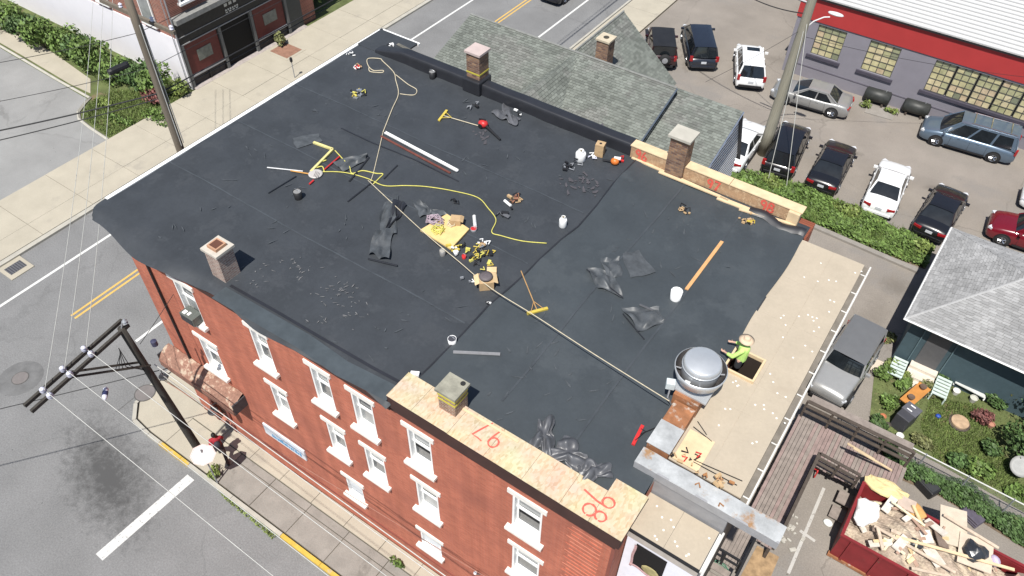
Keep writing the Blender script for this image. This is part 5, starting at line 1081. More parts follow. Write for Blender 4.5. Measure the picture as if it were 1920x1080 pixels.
for k in range(70):
    x, y = RND.uniform(DX0+.5, DX1-.3), RND.uniform(DY0+.3, DY1-.25); l = RND.choice((.3, .5, .8, 1.3)); z = hz_(x)+RND.uniform(.02, .25)
    nm_, mt_ = RND.choice((('debris_board', DM[0]), ('debris_board', DM[1]), ('debris_chunk', DM[3]), ('debris_board', DM[2]), ('debris_board', DM[5]), ('debris_chunk', DM[4])))
    MB().box((x, y, z), (l if nm_ == 'debris_board' else l*.6, RND.uniform(.06, .16) if nm_ == 'debris_board' else RND.uniform(.15, .4), RND.uniform(.02, .07)), RND.uniform(0, 3.14), RND.uniform(-.3, .3), RND.uniform(-.25, .25)).build(nm_, mt_, dp)
for k, (px, py, sx, sy, c_) in enumerate(((1790, 985, .9, 1.5, (.50, .43, .34)), (1830, 1035, 1.1, 1.2, (.53, .44, .35)), (1700, 945, .6, .5, (.45, .36, .30)))):
    q = at(px, py, 1.85); tag(MB().box((q.x, q.y, 1.75+.05*k), (sx, sy, .04), .25-.1*k, .06, -.05).build('insulation_offcut', plain('offcut%d' % k, c_, .85)), ('large tan insulation sheet lying on the debris heap', 'tan insulation sheet at the right of the debris heap', 'small tan offcut in the middle of the debris')[k], 'insulation sheet')
for k, (a, b) in enumerate((((1640, 985), (1790, 1075)), ((1680, 1005), (1900, 1070)), ((1770, 965), (1870, 1030)), ((1700, 960), (1735, 1005)))):
    p, q = at(*a, 1.95), at(*b, 1.85); d = q-p; tag(MB().box((p+q)/2+Vector((0, 0, .02*k)), (d.length, .1, .05), math.atan2(d.y, d.x), .1).build('lumber_board', (DM[1], WOODN, DM[1], DM[2])[k]), ('long weathered board along the near dumpster rail', 'long pale new board across the debris', 'pale board at the far side of the debris', 'dark stick in the debris')[k], 'board')
def lump(px, py, z, rx, ry, rz, mt, name, label, cat, seed=1, sq=1.0):
    r_ = random.Random(seed); q = at(px, py, z); m_ = MB().ball((q.x, q.y, q.z+rz*.8), (rx, ry, rz), 14, 10); ph = [r_.uniform(0, 6) for _ in range(6)]
    m_.v = [(v[0]+.16*rx*math.sin(v[1]*9+ph[0])*math.cos(v[2]*11+ph[1]), v[1]+.16*ry*math.sin(v[0]*8+ph[2]), max(z, v[2]+.22*rz*math.sin(v[0]*10+ph[3])*math.sin(v[1]*11+ph[4]))) for v in m_.v]
    return tag(m_.build(name, mt), label, cat)
lump(1622, 965, 1.55, .42, .62, .22, plain('white_film', (.80, .80, .80), .4, .05), 'plastic_bag', 'heap of crumpled white plastic film in the dumpster', 'plastic', 3)
lump(1660, 920, 1.6, .8, .38, .18, plain('yellow_batt', (.62, .50, .26), .95, .15), 'insulation_heap', 'pale yellow insulation batts at the far dumpster corner', 'insulation', 4)
lump(1715, 960, 1.62, .35, .3, .14, plain('orange_board', (.50, .28, .10), .9, .2), 'insulation_heap', 'orange brown debris lump in the dumpster middle', 'debris', 9)
lump(1822, 1040, 1.6, .42, .4, .3, plain('black_bag', (.03, .033, .04), .3, .2), 'rubbish_bag', 'dark grey rubbish bag on the debris heap', 'rubbish bag', 5)
lump(1712, 1022, 1.6, .28, .2, .16, plain('black_bag', (.03, .033, .04), .3, .2), 'rubbish_bag', 'small black bag at the near dumpster rail', 'rubbish bag', 6)
lump(1862, 1055, 1.6, .2, .2, .18, plain('lilac_bag', (.50, .42, .55), .4, .1), 'rubbish_bag', 'pale lilac plastic bag right of the dark bag', 'rubbish bag', 7)
lump(1552, 983, .0, .18, .14, .12, plain('white_litter', (.7, .72, .68), .6, .1), 'plastic_bag', 'white litter bag on the ground left of the dumpster', 'litter', 8)
MB_ = MB(); q = at(1735, 918); t = thing('black_tub', q, 'black plastic tub on the drive by the hedge', 'tub', rz=-.5); MB().box((0, 0, .22), (.8, .55, .44)).build('shell', BLACKP, t, world=False, bevel=.06); MB().box((0, 0, .445), (.66, .42, .02)).build('inside', plain('tub_inside', (.035, .036, .038), .6), t, world=False)
q = at(1818, 970); t = thing('mat_stack', q, 'folded dark purple grey tarp beside the hedge', 'tarp', rz=-.45)
for k in range(3): MB().box((.02*k, 0, .06+.1*k), (.85-.05*k, .55-.04*k, .09)).build('fold', plain('tarp_purple', (.085, .075, .10), .7, .2), t, world=False, bevel=.03)

# ------------------------------------------------------------------ garden
gp_ = [at(*q) for q in ((1640, 690), (1700, 650), (1760, 700), (1840, 700), (1990, 760), (1990, 1000), (1900, 950), (1760, 870), (1680, 830), (1630, 790))]; gp_ = [(q.x, q.y) for q in gp_]
struct('garden_lawn', MB().sheet(gp_, .012), LAWN)
gl = [at(*q) for q in ((1745, 745), (1830, 760), (1880, 850), (1930, 940), (1840, 905), (1750, 860), (1725, 800))]; gl = [(q.x, q.y) for q in gl]
blades(gl, 9000, .14, GRASS, 'grass'); blades(gp_, 3000, .10, LEAFO, 'grass')
hb = [at(*q) for q in ((1640, 835), (1700, 870), (1800, 915), (1930, 990), (1930, 1035), (1850, 985), (1760, 930), (1690, 900))]; hb = [(q.x, q.y) for q in hb]
struct('fence_bed', MB().sheet(hb, .010), SOIL)
tag(leaves(MB(), 6500, polyfn(hb, lambda x, y: .2+.5*bump2(x*1.2, y)), .05, .11, 1.0).build('ground_cover', LEAFD), 'dark green creeper growing along the chain link fence', kind='stuff')
for k, (px, py, rx, h, mt, nm_) in enumerate(((1665, 760, .55, .6, LEAF, 'low leafy vegetable plant left of the orange table'), (1655, 705, .5, .6, LEAF, 'leafy plant beside the porch steps'), (1645, 800, .45, .5, LEAFD, 'dark low plant by the fence corner'), (1690, 725, .4, .5, LEAF, 'green plant above the orange table'), (1665, 830, .5, .5, LEAFD, 'dark plant at the fence bottom'), (1895, 750, 1.2, 1.7, LEAFO, 'olive yellow bush by the teal house'), (1908, 850, 1.1, 1.8, LEAFD, 'big dark green bush at the right edge of the lawn'), (1860, 760, .5, .7, LEAFD, 'dark bush right of the white shelf'), (1780, 690, .6, .6, LEAFO, 'olive plant by the right slatted rail'), (1760, 715, .45, .5, LEAFD, 'dark plant below the steps'), (1800, 680, .5, .7, LEAF, 'bright green plant against the teal wall'), (1790, 870, .5, .5, LEAFD, 'dark bush inside the fence below the lawn'), (1700, 710, .3, .4, LEAFY, 'yellow green plant right of the stone slab'), (1905, 930, .5, .6, LEAF, 'green bush below the satellite dish'), (1660, 640, .4, .5, LEAFO, 'olive weeds at the hip roof corner'), (1940, 800, 1.4, 2.6, LEAFD, 'tall dark shrub cut by the right edge beside the lawn'), (1870, 715, .7, 1.0, LEAF, 'mid green bush under the teal eave'), (1835, 790, .5, .7, LEAFR, 'dark red leafed plant right of the stump'), (1850, 850, .6, .7, LEAFD, 'dark low shrub on the lawn right of the stump'), (1740, 735, .5, .4, LEAFO, 'dry olive weeds above the stump'), (1725, 835, .5, .5, LEAFO, 'olive weeds below the grey bin'), (1670, 690, .5, .5, LEAFY, 'yellow green weeds right of the pale slab'), (1830, 885, .6, .6, LEAF, 'green shrub against the inside of the fence'))):
    q = at(px, py); bush(q.x, q.y, rx, rx*.9, h, mt, nm_, 420 if rx < .7 else 1100, .09)
q = at(1635, 683); tag(MB().prism([(q.x-.6, q.y-.35), (q.x+.4, q.y-.45), (q.x+.75, q.y-.1), (q.x+.6, q.y+.4), (q.x-.55, q.y+.35)], 0, .05).build('stone_slab', plain('pale_slab', (.52, .45, .37), .9, .06)), 'pale stone slab in the drive next to the silver wagon', 'slab')
q = at(1706, 755); t = thing('orange_table', q, 'long orange wooden potting table in the garden', 'table', rz=D(72))
MB().box((0, 0, .62), (1.5, .55, .04)).build('tabletop', plain('orange_wood', (.46, .20, .05), .7, .15), t, world=False)
for sx in (-.68, .68):
    for sy in (-.22, .22): MB().box((sx, sy, .3), (.06, .06, .6)).build('leg', WOODD, t, world=False)
for k, s in enumerate((.5, -.4)):
    w_ = t.matrix_world; a = D(72); tag(MB().lathe([(.1, 0), (.15, .16), (.13, .16), (.001, .14)], (q.x+s*math.cos(a), q.y+s*math.sin(a), .64), 12, cap=False).build('plant_pot', plain('dark_pot', (.05, .05, .05) if s < 0 else (.12, .08, .06), .6)), ('brown pot on the upper end of the orange table', 'black pot on the lower end of the orange table')[k], 'pot')
q = at(1690, 795); t = thing('storage_bin', q, 'tall dark grey garden storage bin at the end of the orange table', 'bin', rz=D(72))
MB().box((0, 0, .45), (.95, .6, .9)).build('body', plain('bin_grey', (.05, .05, .058), .5), t, world=False, bevel=.03); MB().box((.18, 0, .92), (.55, .64, .06)).build('lid', plain('bin_lid2', (.10, .10, .115), .5), t, world=False)
for s in (.05, .32): MB().box((s, .05, .955), (.05, .22, .012)).build('handle', WHITE, t, world=False)
q = at(1797, 795); t = thing('round_stump', q, 'round cut tree stump ringed by dark edging on the lawn', 'stump')
MB().lathe([(.42, 0), (.44, .1), (.40, .12)], q, 20).build('edging', WOODD, t); MB().lathe([(.36, .05), (.36, .2), (.001, .215)], q, 20, cap=False).build('stump_top', plain('stump_wood', (.40, .28, .18), .8, .25), t)
q = at(1820, 725); t = thing('plant_shelf', q, 'white slatted plant shelf beside the teal house', 'shelf', rz=-.1); t.scale = (1.35, 1.35, 1.25)
for k in range(4): MB().box((0, -.38+.26*k, .3+.22*k), (.95, .18, .03)).build('shelf_board', plain('weathered_white', (.50, .51, .49), .7, .1), t, world=False)
for s in (-.48, .48): MB().box((s, 0, .52), (.04, 1.15, .05), 0, .70).build('side_rail', plain('weathered_white', (.50, .51, .49)), t, world=False); MB().box((s, .38, .5), (.04, .04, 1.0)).build('leg', plain('weathered_white', (.5, .51, .49)), t, world=False)
for k, (px, py, r, c_, lb) in enumerate(((1790, 738, .16, (.62, .60, .56), 'white flower pot at the left foot of the shelf'), (1822, 752, .17, (.45, .45, .40), 'pale pot with plant at the shelf front'), (1653, 785, .14, (.42, .16, .08), 'terracotta pot by the left planting'), (1663, 800, .12, (.07, .06, .05), 'dark pot below the terracotta pot'), (1684, 822, .16, (.62, .62, .58), 'white bucket by the fence below the bin'), (1855, 800, .15, (.40, .20, .14), 'small brick coloured pot right of the stump'), (1848, 735, .12, (.50, .20, .18), 'pink pot right of the shelf'))):
    q = at(px, py); tag(MB().lathe([(r*.7, 0), (r, r*1.5), (r*.86, r*1.5), (r*.8, r*1.2), (.001, r*1.2)], q, 14, cap=False).build('plant_pot', plain('pot%d' % k, c_, .7)), lb, 'pot')
q = at(1900, 888); t = thing('satellite_dish', q, 'round grey dish standing at the right edge of the garden', 'dish')
MB().lathe([(.001, .0), (.25, .04), (.42, .14), (.43, .16), (.24, .07), (.001, .03)], (q.x, q.y, .55), 22, (.1, -.5, .85), cap=False).build('bowl', plain('dish_grey', (.30, .30, .29), .6, .1), t, smooth=True); MB().tube([(q.x, q.y, 0), (q.x, q.y, .55)], .03, 6).build('post', GREYMETAL, t)
q = at(1757, 782); tag(lump(1757, 782, 0, .12, .1, .1, plain('blue_plastic', (.02, .06, .30), .4), 'watering_can', 'small blue plastic can beside the grey bin', 'can', 2), None)
# chain link fence
fa, fb_ = at(1585, 775, 1.2), at(1990, 982, 1.2)
fn = thing('chain_link_fence', (fa.x, fa.y, 0), 'chain link fence with pale top rail crossing the garden', 'fence')
MB().tube([fa, fb_], .028, 6).build('top_rail', plain('fence_pale', (.55, .55, .52), .45), fn)
for k in range(6): q = fa.lerp(fb_, k/5); MB().tube([(q.x, q.y, 0), (q.x, q.y, 1.25)], .03, 6).build('fence_post', GREYMETAL, fn)
m_ = MB(); L_ = (fb_-fa).length; n = int(L_/.11)
for k in range(n):
    for s in (1, -1):
        a, b = fa.lerp(fb_, k/n), fa.lerp(fb_, min(1, max(0, (k+s*10)/n))); m_.tube([(a.x, a.y, .03), (b.x, b.y, 1.17)], .0035, 3, cap=False)
tag(m_.build('mesh', GREYMETAL, fn), kind='stuff')

# ------------------------------------------------------------------ things on the roof
def ropeline(pts, r, mt, label, name='rope', h=.03, cat='rope', hs=None, wob=.0):
    P = [R(*p, (hs[i] if hs else h)) for i, p in enumerate(pts)]; Q = []
    for i in range(len(P)-1):
        a, b = P[max(0, i-1)], P[i]; c_, d_ = P[i+1], P[min(len(P)-1, i+2)]
        for k in range(6):
            t = k/6; Q.append(.5*((2*b)+(c_-a)*t+(2*a-5*b+4*c_-d_)*t*t+(3*b-a-3*c_+d_)*t**3)+Vector((RND.gauss(0, wob), RND.gauss(0, wob), 0)))
    Q.append(P[-1]); return tag(MB().tube(Q, r, 6).build(name, mt, smooth=True), label, cat)
ropeline([(718, 248), (735, 205), (747, 176), (742, 150), (738, 135), (718, 115), (712, 110), (690, 110), (690, 122), (700, 132), (718, 132), (716, 136), (694, 134), (692, 125)], .018, ROPEW, 'pale rope coiled and looped near the far roof corner')
ropeline([(742, 140), (765, 158), (781, 168), (776, 178), (750, 176)], .017, ROPEW, 'pale rope loop bulging right beside the coiled rope')
ropeline([(718, 248), (712, 275), (706, 300), (700, 325), (695, 340)], .014, ROPEW, 'thin pale rope from the metal rail down to the yellow ropes')
ropeline([(690, 338), (740, 385), (800, 440), (860, 490), (920, 540), (1000, 590), (1100, 655), (1200, 718), (1255, 752)], .014, ROPEW, 'taut tan lifeline running diagonally across the roof to the fan', hs=[.05, .1, .2, .25, .35, .4, .5, .6, .7])
ropeline([(605, 322), (630, 322), (655, 325), (690, 335), (720, 348), (760, 348), (800, 350), (850, 358), (895, 370), (915, 390), (930, 412), (922, 435), (940, 442), (980, 452), (1025, 456)], .017, ROPEY, 'long yellow rope snaking across the middle of the roof')
ropeline([(628, 282), (640, 295), (655, 312), (660, 325), (680, 320), (705, 325), (718, 326), (712, 333), (700, 345)], .02, ROPEY, 'short doubled yellow rope near the square frame')
ropeline([(612, 300), (600, 305), (590, 315), (604, 312), (608, 322)], .022, ROPEY, 'yellow rope curl beside the pale drum lid')
# white metal rail (gutter section) lying on the roof
p, q = R(722, 250, .06), R(858, 322, .06); d = q-p; an = math.atan2(d.y, d.x); t = thing('metal_rail', (p+q)/2, 'long white metal rail lying on the roof near its middle', 'rail', rz=an)
MB().box((0, 0, .02), (d.length, .085, .03)).build('web', WHITE, t, world=False); 
for s in (-.042, .042): MB().box((0, s, .05), (d.length, .016, .06)).build('flange', WHITE, t, world=False)
MB().box((-.1, -.19, -.03), (d.length*.96, .08, .03)).build('rust_edge', plain('rust_red', (.13, .04, .03), .9, .3), t, world=False)
# square yellow frame of lumber
p, q, r_ = R(588, 267, .05), R(624, 280, .05), R(583, 322, .05)
t = thing('lumber_angle', q, 'yellow taped lumber angle lying beside the ropes', 'lumber')
YW = plain('yellow_taped_wood', (.58, .52, .22), .7, .15)
for a, b in ((p, q), (q, r_)): d = b-a; MB().box((a+b)/2, (d.length, .09, .07), math.atan2(d.y, d.x)).build('beam', YW, t)
c_ = R(592, 328, .0); t = thing('drum_lid', c_, 'round pale ribbed lid lying by the yellow frame', 'lid'); MB().lathe([(.24, .02), (.25, .06), (.22, .08), (.001, .085)], c_, 22, cap=False).build('disc', plain('lid_grey', (.42, .40, .38), .5, .1), t)
for k in range(4): MB().box(c_+Vector((.02+.06*k, -.04, .092)), (.015, .3, .012), .5).build('rib', plain('lid_dark', (.2, .19, .19)), t)
def stick(a, b, r, mt, label, name='pole', cat='pole', h=.05):
    return tag(MB().tube([R(*a, h), R(*b, h)], r, 6).build(name, mt), label, cat)
stick((501, 314), (568, 321), .022, plain('alu', (.6, .6, .6), .3), 'silver broom pole pointing left near the yellow frame'); stick((545, 320), (580, 326), .025, plain('tool_orange', (.5, .26, .07), .6), 'orange handle next to the silver pole')
stick((503, 362), (555, 330), .018, EPDMB, 'thin black pole left of the drum lid', h=.03); stick((652, 378), (700, 340), .03, EPDMB, 'black tube lying below the yellow ropes', h=.03); stick((720, 335), (745, 310), .03, EPDMB, 'black tube right of the yellow ropes', h=.03); stick((655, 340), (692, 295), .035, EPDMB, 'black tube along the crumpled grey sheet', h=.03)
stick((608, 318), (637, 293), .025, REDP, 'red tool handle beside the yellow frame'); stick((580, 345), (588, 338), .03, REDP, 'short red grip below the drum lid')
p, q = R(1287, 543, .04), R(1354, 453, .04); d = q-p; tag(MB().box((p+q)/2, (d.length, .11, .045), math.atan2(d.y, d.x)).build('lumber_board', plain('orange_board2', (.55, .30, .13), .7, .12)), 'single orange brown board lying on the newer membrane', 'board')
def brush(head_a, head_b, handle_end, mt_head, mt_handle, label, spread=True, name='push_broom'):
    a, b = R(*head_a, .05), R(*head_b, .05); e_ = R(*handle_end, .06); m = (a+b)/2; d = b-a; t = thing(name, m-Vector((0, 0, .05)), label, 'broom')
    MB().box(m, (d.length, .09, .06), math.atan2(d.y, d.x)).build('head', mt_head, t); MB().box(m-Vector((0, 0, .035)), (d.length*.97, .06, .05), math.atan2(d.y, d.x)).build('bristles', BLACKP, t)
    MB().tube([m, e_], .017, 6).build('handle', mt_handle, t)
    if spread:
        c_ = m.lerp(e_, .22)
        for q in (a.lerp(b, .2), a.lerp(b, .8)): MB().tube([q+Vector((0, 0, .03)), c_+Vector((0, 0, .02))], .012, 5).build('brace', mt_handle if mt_handle != ROPEW else YELP, t)
brush((988, 588), (1027, 578), (977, 508), YELP, plain('broom_wood', (.40, .24, .10), .7), 'yellow push broom lying over the lifeline')
brush((838, 207), (823, 226), (905, 238), YELP, ROPEW, 'yellow broom with pale handle near the red blower')
brush((1205, 798), (1187, 834), (1262, 788), REDP, BLACKP, 'red squeegee broom by the rusted curb'); 
# red blower with black nozzle
c_ = R(906, 238, 0); t = thing('leaf_blower', c_, 'red leaf blower with black nozzle on the roof', 'blower')
MB().ball((c_.x, c_.y, c_.z+.15), (.2, .17, .15), 12, 8).build('motor', REDP, t, smooth=True); MB().box((c_.x-.05, c_.y+.02, c_.z+.3), (.26, .05, .05), .3).build('handle', BLACKP, t); MB().tube([c_+Vector((.1, 0, .12)), R(938, 262, .06)], .06, 8, .04).build('nozzle', BLACKP, t); MB().lathe([(.09, 0), (.09, .05)], (c_.x-.02, c_.y-.14, c_.z+.12), 10, (0, -1, 0)).build('fan_cover', BLACKP, t)
# black tarp heap
def heap(px, py, n, spread, mts, label, name, cat, sz=(.07, .2), z=ROOF, tall=.12):
    c_ = at(px, py, z); t = thing(name, c_, label, cat)
    for k in range(n):
        p = c_+Vector((RND.gauss(0, spread), RND.gauss(0, spread), RND.uniform(.03, tall))); m_ = RND.choice(mts); a = RND.uniform(0, 3.14); s = RND.uniform(*sz)
        if RND.random() < .55: MB().tube([p, p+Vector((math.cos(a)*s, math.sin(a)*s, RND.uniform(-.02, .05))), p+Vector((math.cos(a+.9)*s, math.sin(a+.9)*s, 0))], .02, 5).build('piece', m_, t)
        else: MB().box(p, (s, s*.5, RND.uniform(.03, .08)), a, RND.uniform(-.3, .3)).build('piece', m_, t)
    return t
HARN = [YELP, BLACKP, ROPEY, BLACKP]
crumple(950, 220, .55, .3, .22, PLASTIC, -.3, 14, 51, label='shiny black tarp heap by the far parapet'); heap(955, 222, 8, .22, [BLACKP, WHITE, BLACKP, STEEL], 'tangled black and white gear on the shiny tarp', 'gear_pile', 'gear')
heap(675, 177, 22, .17, HARN+[STEEL], 'yellow and black harness pile left of the rope loop', 'harness_pile', 'harness'); heap(672, 130, 9, .1, [REDP, CARD, BLACKP, WHITE], 'small pile with red gloves near the rope coil', 'gloves_pile', 'gloves')
heap(658, 103, 5, .08, [BLACKP, GREYMETAL, WHITE], 'small dark tool near the far left roof edge', 'tool', 'tool'); heap(735, 88, 6, .1, [WHITE, BLACKP], 'white rag pile beside the parapet end', 'rag', 'rag')
heap(885, 203, 5, .12, [BLACKP, GREYMETAL], 'dark tool lying above the red blower', 'tool', 'tool'); heap(965, 378, 16, .15, [CARD, plain('brown_leather', (.22, .10, .06), .7), BLACKP, CARD], 'brown tool belt heap right of the yellow rope', 'tool_belt', 'tool belt')
tag(MB().tube([R(946, 376, .06), R(958, 386, .06)], .05, 8).build('sealant_roll', WHITE), 'short white roll beside the brown tool belt', 'roll')
heap(1283, 397, 12, .12, [CARD, BLACKP, plain('brown_leather', (.22, .10, .06)), CARD], 'brown tool pouch on the newer membrane below the chimney', 'tool_belt', 'tool belt'); heap(1403, 415, 12, .12, [CARD, YELP, CARD, BLACKP], 'tan tool pouch near the parapet end', 'tool_belt', 'tool belt')
heap(1065, 316, 14, .16, [BLACKP, BLACKP, GREYMETAL], 'black harness heap near the white propane cylinder', 'harness_pile', 'harness'); heap(900, 485, 34, .2, HARN+[ROPEY, BLACKP], 'yellow and black strap pile above the cardboard box', 'harness_pile', 'harness')
heap(857, 468, 24, .17, [YELP, BLACKP, ROPEY, WHITE], 'yellow strap and tool pile below the foam sheet', 'harness_pile', 'harness')
heap(905, 462, 10, .14, [CARD, WHITE, plain('brown_leather', (.22, .10, .06)), STEEL], 'scattered tools and tubes right of the foam sheet', 'tool_pile', 'tools')
# yellow foam sheet with rope pile
fp = [R(*p, .06) for p in ((788, 432), (838, 402), (880, 430), (845, 468))]
tag(MB().prism([(p.x, p.y) for p in fp], ROOF+.03, ROOF+.09).build('foam_sheet', plain('foam_yellow', (.62, .45, .20), .85, .1)), 'yellow foam board under the rope pile in mid roof', 'foam board')
def tangle(px, py, r, n, mt, label, h=.1, rr=.016):
    c_ = R(px, py, h); P = []; v = Vector((r, 0, 0)); a = 0
    for k in range(n): a += RND.uniform(.5, 1.3); q = r*RND.uniform(.25, 1); P.append(c_+Vector((math.cos(a)*q, math.sin(a)*q*.8, RND.uniform(0, .1))))
    return tag(MB().tube(P, rr, 5).build('rope', mt, smooth=True), label, 'rope')
tangle(815, 415, .36, 60, ROPEG, 'tangled grey purple rope heap on the foam board'); tangle(822, 432, .3, 46, ROPEY, 'tangled yellow rope on the foam board'); tangle(845, 420, .2, 24, ROPEW, 'small coil of tan rope on the foam board corner')
c_ = R(855, 418, .08); t = thing('cardboard_box', c_, 'brown cardboard box on the corner of the foam board', 'box', rz=.5); MB().box((0, 0, .11), (.34, .3, .22)).build('body', CARD, t, world=False); MB().box((.2, 0, .2), (.12, .3, .015), 0, 0, .5).build('flap', CARD, t, world=False)
def cyl(px, py, r, h, mt, label, name, cat, top=None, neck=False, z0=0):
    c_ = R(px, py, z0); t = thing(name, c_, label, cat); pr = [(r*.92, 0), (r, .02), (r, h*.82), (r*.9, h*.93), (r*.35, h), (.001, h)] if neck else [(r*.88, 0), (r, h), (r*.9, h), (r*.88, h*.9), (.001, h*.9)]
    MB().lathe(pr, c_, 18, cap=False).build('body', mt, t, smooth=True)
    if neck:
        MB().lathe([(r*.55, h), (r*.55, h+.08), (r*.48, h+.08), (r*.48, h)], c_, 12, cap=False).build('collar', mt, t); MB().lathe([(.03, h), (.03, h+.07), (.001, h+.07)], c_, 8, cap=False).build('valve', plain('brass', (.4, .3, .12), .3, metal=.8), t)
    else:
        MB().tube([c_+Vector((r*math.cos(a*.3927), 0, h-.02+.1*math.sin(a*.3927))) for a in range(9)], .006, 4).build('bail', STEEL, t)
        if top: MB().lathe([(r*.97, h*.9), (r*.97, h*.93), (.001, h*.94)], c_, 16, cap=False).build('lid', top, t)
    return t
cyl(1055, 424, .13, .34, WHITE, 'small white propane cylinder right of the yellow rope end', 'propane_cylinder', 'cylinder', neck=True)
cyl(1088, 300, .19, .36, WHITE, 'larger white propane cylinder beside the cardboard box by parapet', 'propane_cylinder', 'cylinder', neck=True)
cyl(560, 372, .15, .32, BLACKP, 'black bucket alone left of centre', 'bucket', 'bucket', top=plain('grey_lid', (.22, .22, .22), .6)); cyl(811, 146, .14, .3, BLACKP, 'black bucket by the far parapet next to a pale jug', 'bucket', 'bucket', top=plain('grey_lid', (.22, .22, .22)))
cyl(821, 138, .1, .3, plain('pale_jug', (.5, .5, .48), .5), 'pale jug right of the black bucket by the parapet', 'jug', 'jug'); cyl(940, 180, .14, .2, BLACKP, 'dark bucket with olive lid near the far parapet', 'bucket', 'bucket', top=plain('olive_lid', (.25, .24, .15), .6))
cyl(887, 160, .13, .16, GREYMETAL, 'low grey bucket with roller at the chimney wrap', 'bucket', 'bucket', top=plain('grey_lid', (.22, .22, .22))); stick((876, 140), (886, 160), .02, ROPEW, 'pale roller handle standing in the low grey bucket', h=.15)
cyl(848, 643, .13, .2, plain('offwhite', (.66, .66, .66), .4), 'small white pail with dark hole left of the seam', 'bucket', 'bucket', top=plain('dark_hole', (.05, .05, .06), .6)); cyl(1266, 560, .18, .34, WHITE, 'white five gallon bucket at the end of the orange board', 'bucket', 'bucket', top=WHITE)
cyl(830, 478, .1, .2, plain('can_grey', (.28, .27, .26), .4, metal=.4), 'grey paint can at the lower corner of the foam sheet', 'can', 'can', top=plain('can_lid', (.36, .34, .30), .5))
cyl(870, 484, .07, .12, REDP, 'small red can on the lifeline below the foam sheet', 'can', 'can', top=REDP); cyl(888, 432, .11, .09, GREYMETAL, 'low grey tray with red tool right of foam sheet', 'tray', 'tray', top=REDP)
p, q = R(889, 405, .08), R(891, 425, .08); tag(MB().tube([p, q], .06, 10).build('sealant_roll', plain('pale_roll', (.58, .58, .58), .5)), 'pale sealant tube standing above the grey tray', 'roll')
heap(815, 128, 6, .14, [WHITE, GREYMETAL, BLACKP], 'white brushes and tools along the far parapet', 'tool_pile', 'tools'); heap(1112, 256, 4, .08, [WHITE], 'white rag at the parapet foot above the tall box', 'rag', 'rag'); heap(1105, 297, 4, .06, [WHITE, PORC], 'small white cup between cylinder and box', 'cup', 'cup')
heap(915, 572, 4, .04, [BLACKP, BLACKP, WHITE], 'small black and white tool on the seam', 'tool', 'tool', (.05, .1)); heap(880, 533, 3, .09, [WHITE, GREYMETAL], 'thin pale caulk gun left of the round topped box', 'tool', 'tool', (.06, .14)); tag(MB().box(R(778, 702, .08), (.24, .14, .12), .5).build('white_box', WHITE), 'small white box at the OSB strip corner', 'box')
c_ = R(1124, 290, 0); t = thing('cardboard_box', c_, 'tall cardboard box with hole standing by the far parapet', 'box', rz=.2); MB().box((0, 0, .25), (.32, .3, .5)).build('body', CARD, t, world=False); MB().lathe([(.05, 0), (.05, .005)], (0, 0, .5), 10).build('hole', BLACKP, t, world=False); MB().box((-.17, 0, .25), (.01, .2, .2)).build('label_patch', WHITE, t, world=False)
c_ = R(1152, 308, 0); t = thing('orange_machine', c_, 'orange and white cut-off saw by the parapet seam', 'saw'); MB().ball((c_.x, c_.y, c_.z+.13), (.16, .14, .13), 10, 8).build('motor', ORANGE, t, smooth=True); MB().box((c_.x+.05, c_.y+.08, c_.z+.24), (.24, .1, .06), .4).build('cover', WHITE, t); MB().tube([c_+Vector((-.1, -.02, .1)), R(1130, 300, .05)], .035, 6).build('arm', BLACKP, t); heap(1168, 302, 2, .04, [REDP], 'red glove beside the orange saw', 'glove', 'glove', (.1, .16))
# box with coil on top where the lifeline crosses
c_ = R(911, 535, 0); t = thing('cardboard_box', c_, 'cardboard box carrying a dark round coil under the lifeline', 'box', rz=.75); MB().box((0, 0, .16), (.44, .44, .32)).build('body', CARD, t, world=False)
for s in (-1, 1): MB().box((s*.28, 0, .3), (.16, .42, .012), 0, 0, s*.5).build('flap', CARDL, t, world=False)
tag(MB().lathe([(.001, .33), (.08, .34), (.2, .36), (.21, .42), (.12, .45), (.001, .43)], c_, 18, cap=False).build('membrane_coil', plain('coil_dark', (.10, .085, .09), .6, .3), smooth=True), 'dark round coil of tape on the cardboard box', 'coil')
c_ = R(922, 510, 0); tag(MB().box(c_+Vector((0, 0, .06)), (.3, .24, .1), .6).build('cardboard_box', CARDL), 'flat pale box behind the coil box', 'box')
# membrane scraps
def sheetpx(pts, mt, label, h=.03, amp=.05, seed=0, n=10, name='membrane_sheet'):
    P = [R(*p, h) for p in pts]; r_ = random.Random(seed); ph = [r_.uniform(0, 6) for _ in range(4)]
    def f(u, v):
        q = P[0].lerp(P[1], u).lerp(P[3].lerp(P[2], u), v); z = amp*abs(math.sin(u*5+ph[0]+v*2))*abs(math.sin(v*4+ph[1]))+.3*amp*math.sin(u*11+ph[2])*math.sin(v*9+ph[3]); return (q.x+.04*math.sin(v*7+ph[0]), q.y+.04*math.sin(u*6+ph[1]), q.z+max(0, z))
    return tag(MB().grid(f, n*2, n*2).build(name, mt, smooth=True), label, 'membrane sheet')
sheetpx(((549, 258), (598, 249), (605, 263), (557, 277)), SCRAP, 'flat grey membrane offcut above the yellow frame', amp=.01, seed=1); sheetpx(((625, 305), (690, 288), (688, 300), (645, 322)), SCRAP, 'crumpled grey sheet behind the yellow ropes', amp=.12, seed=2)
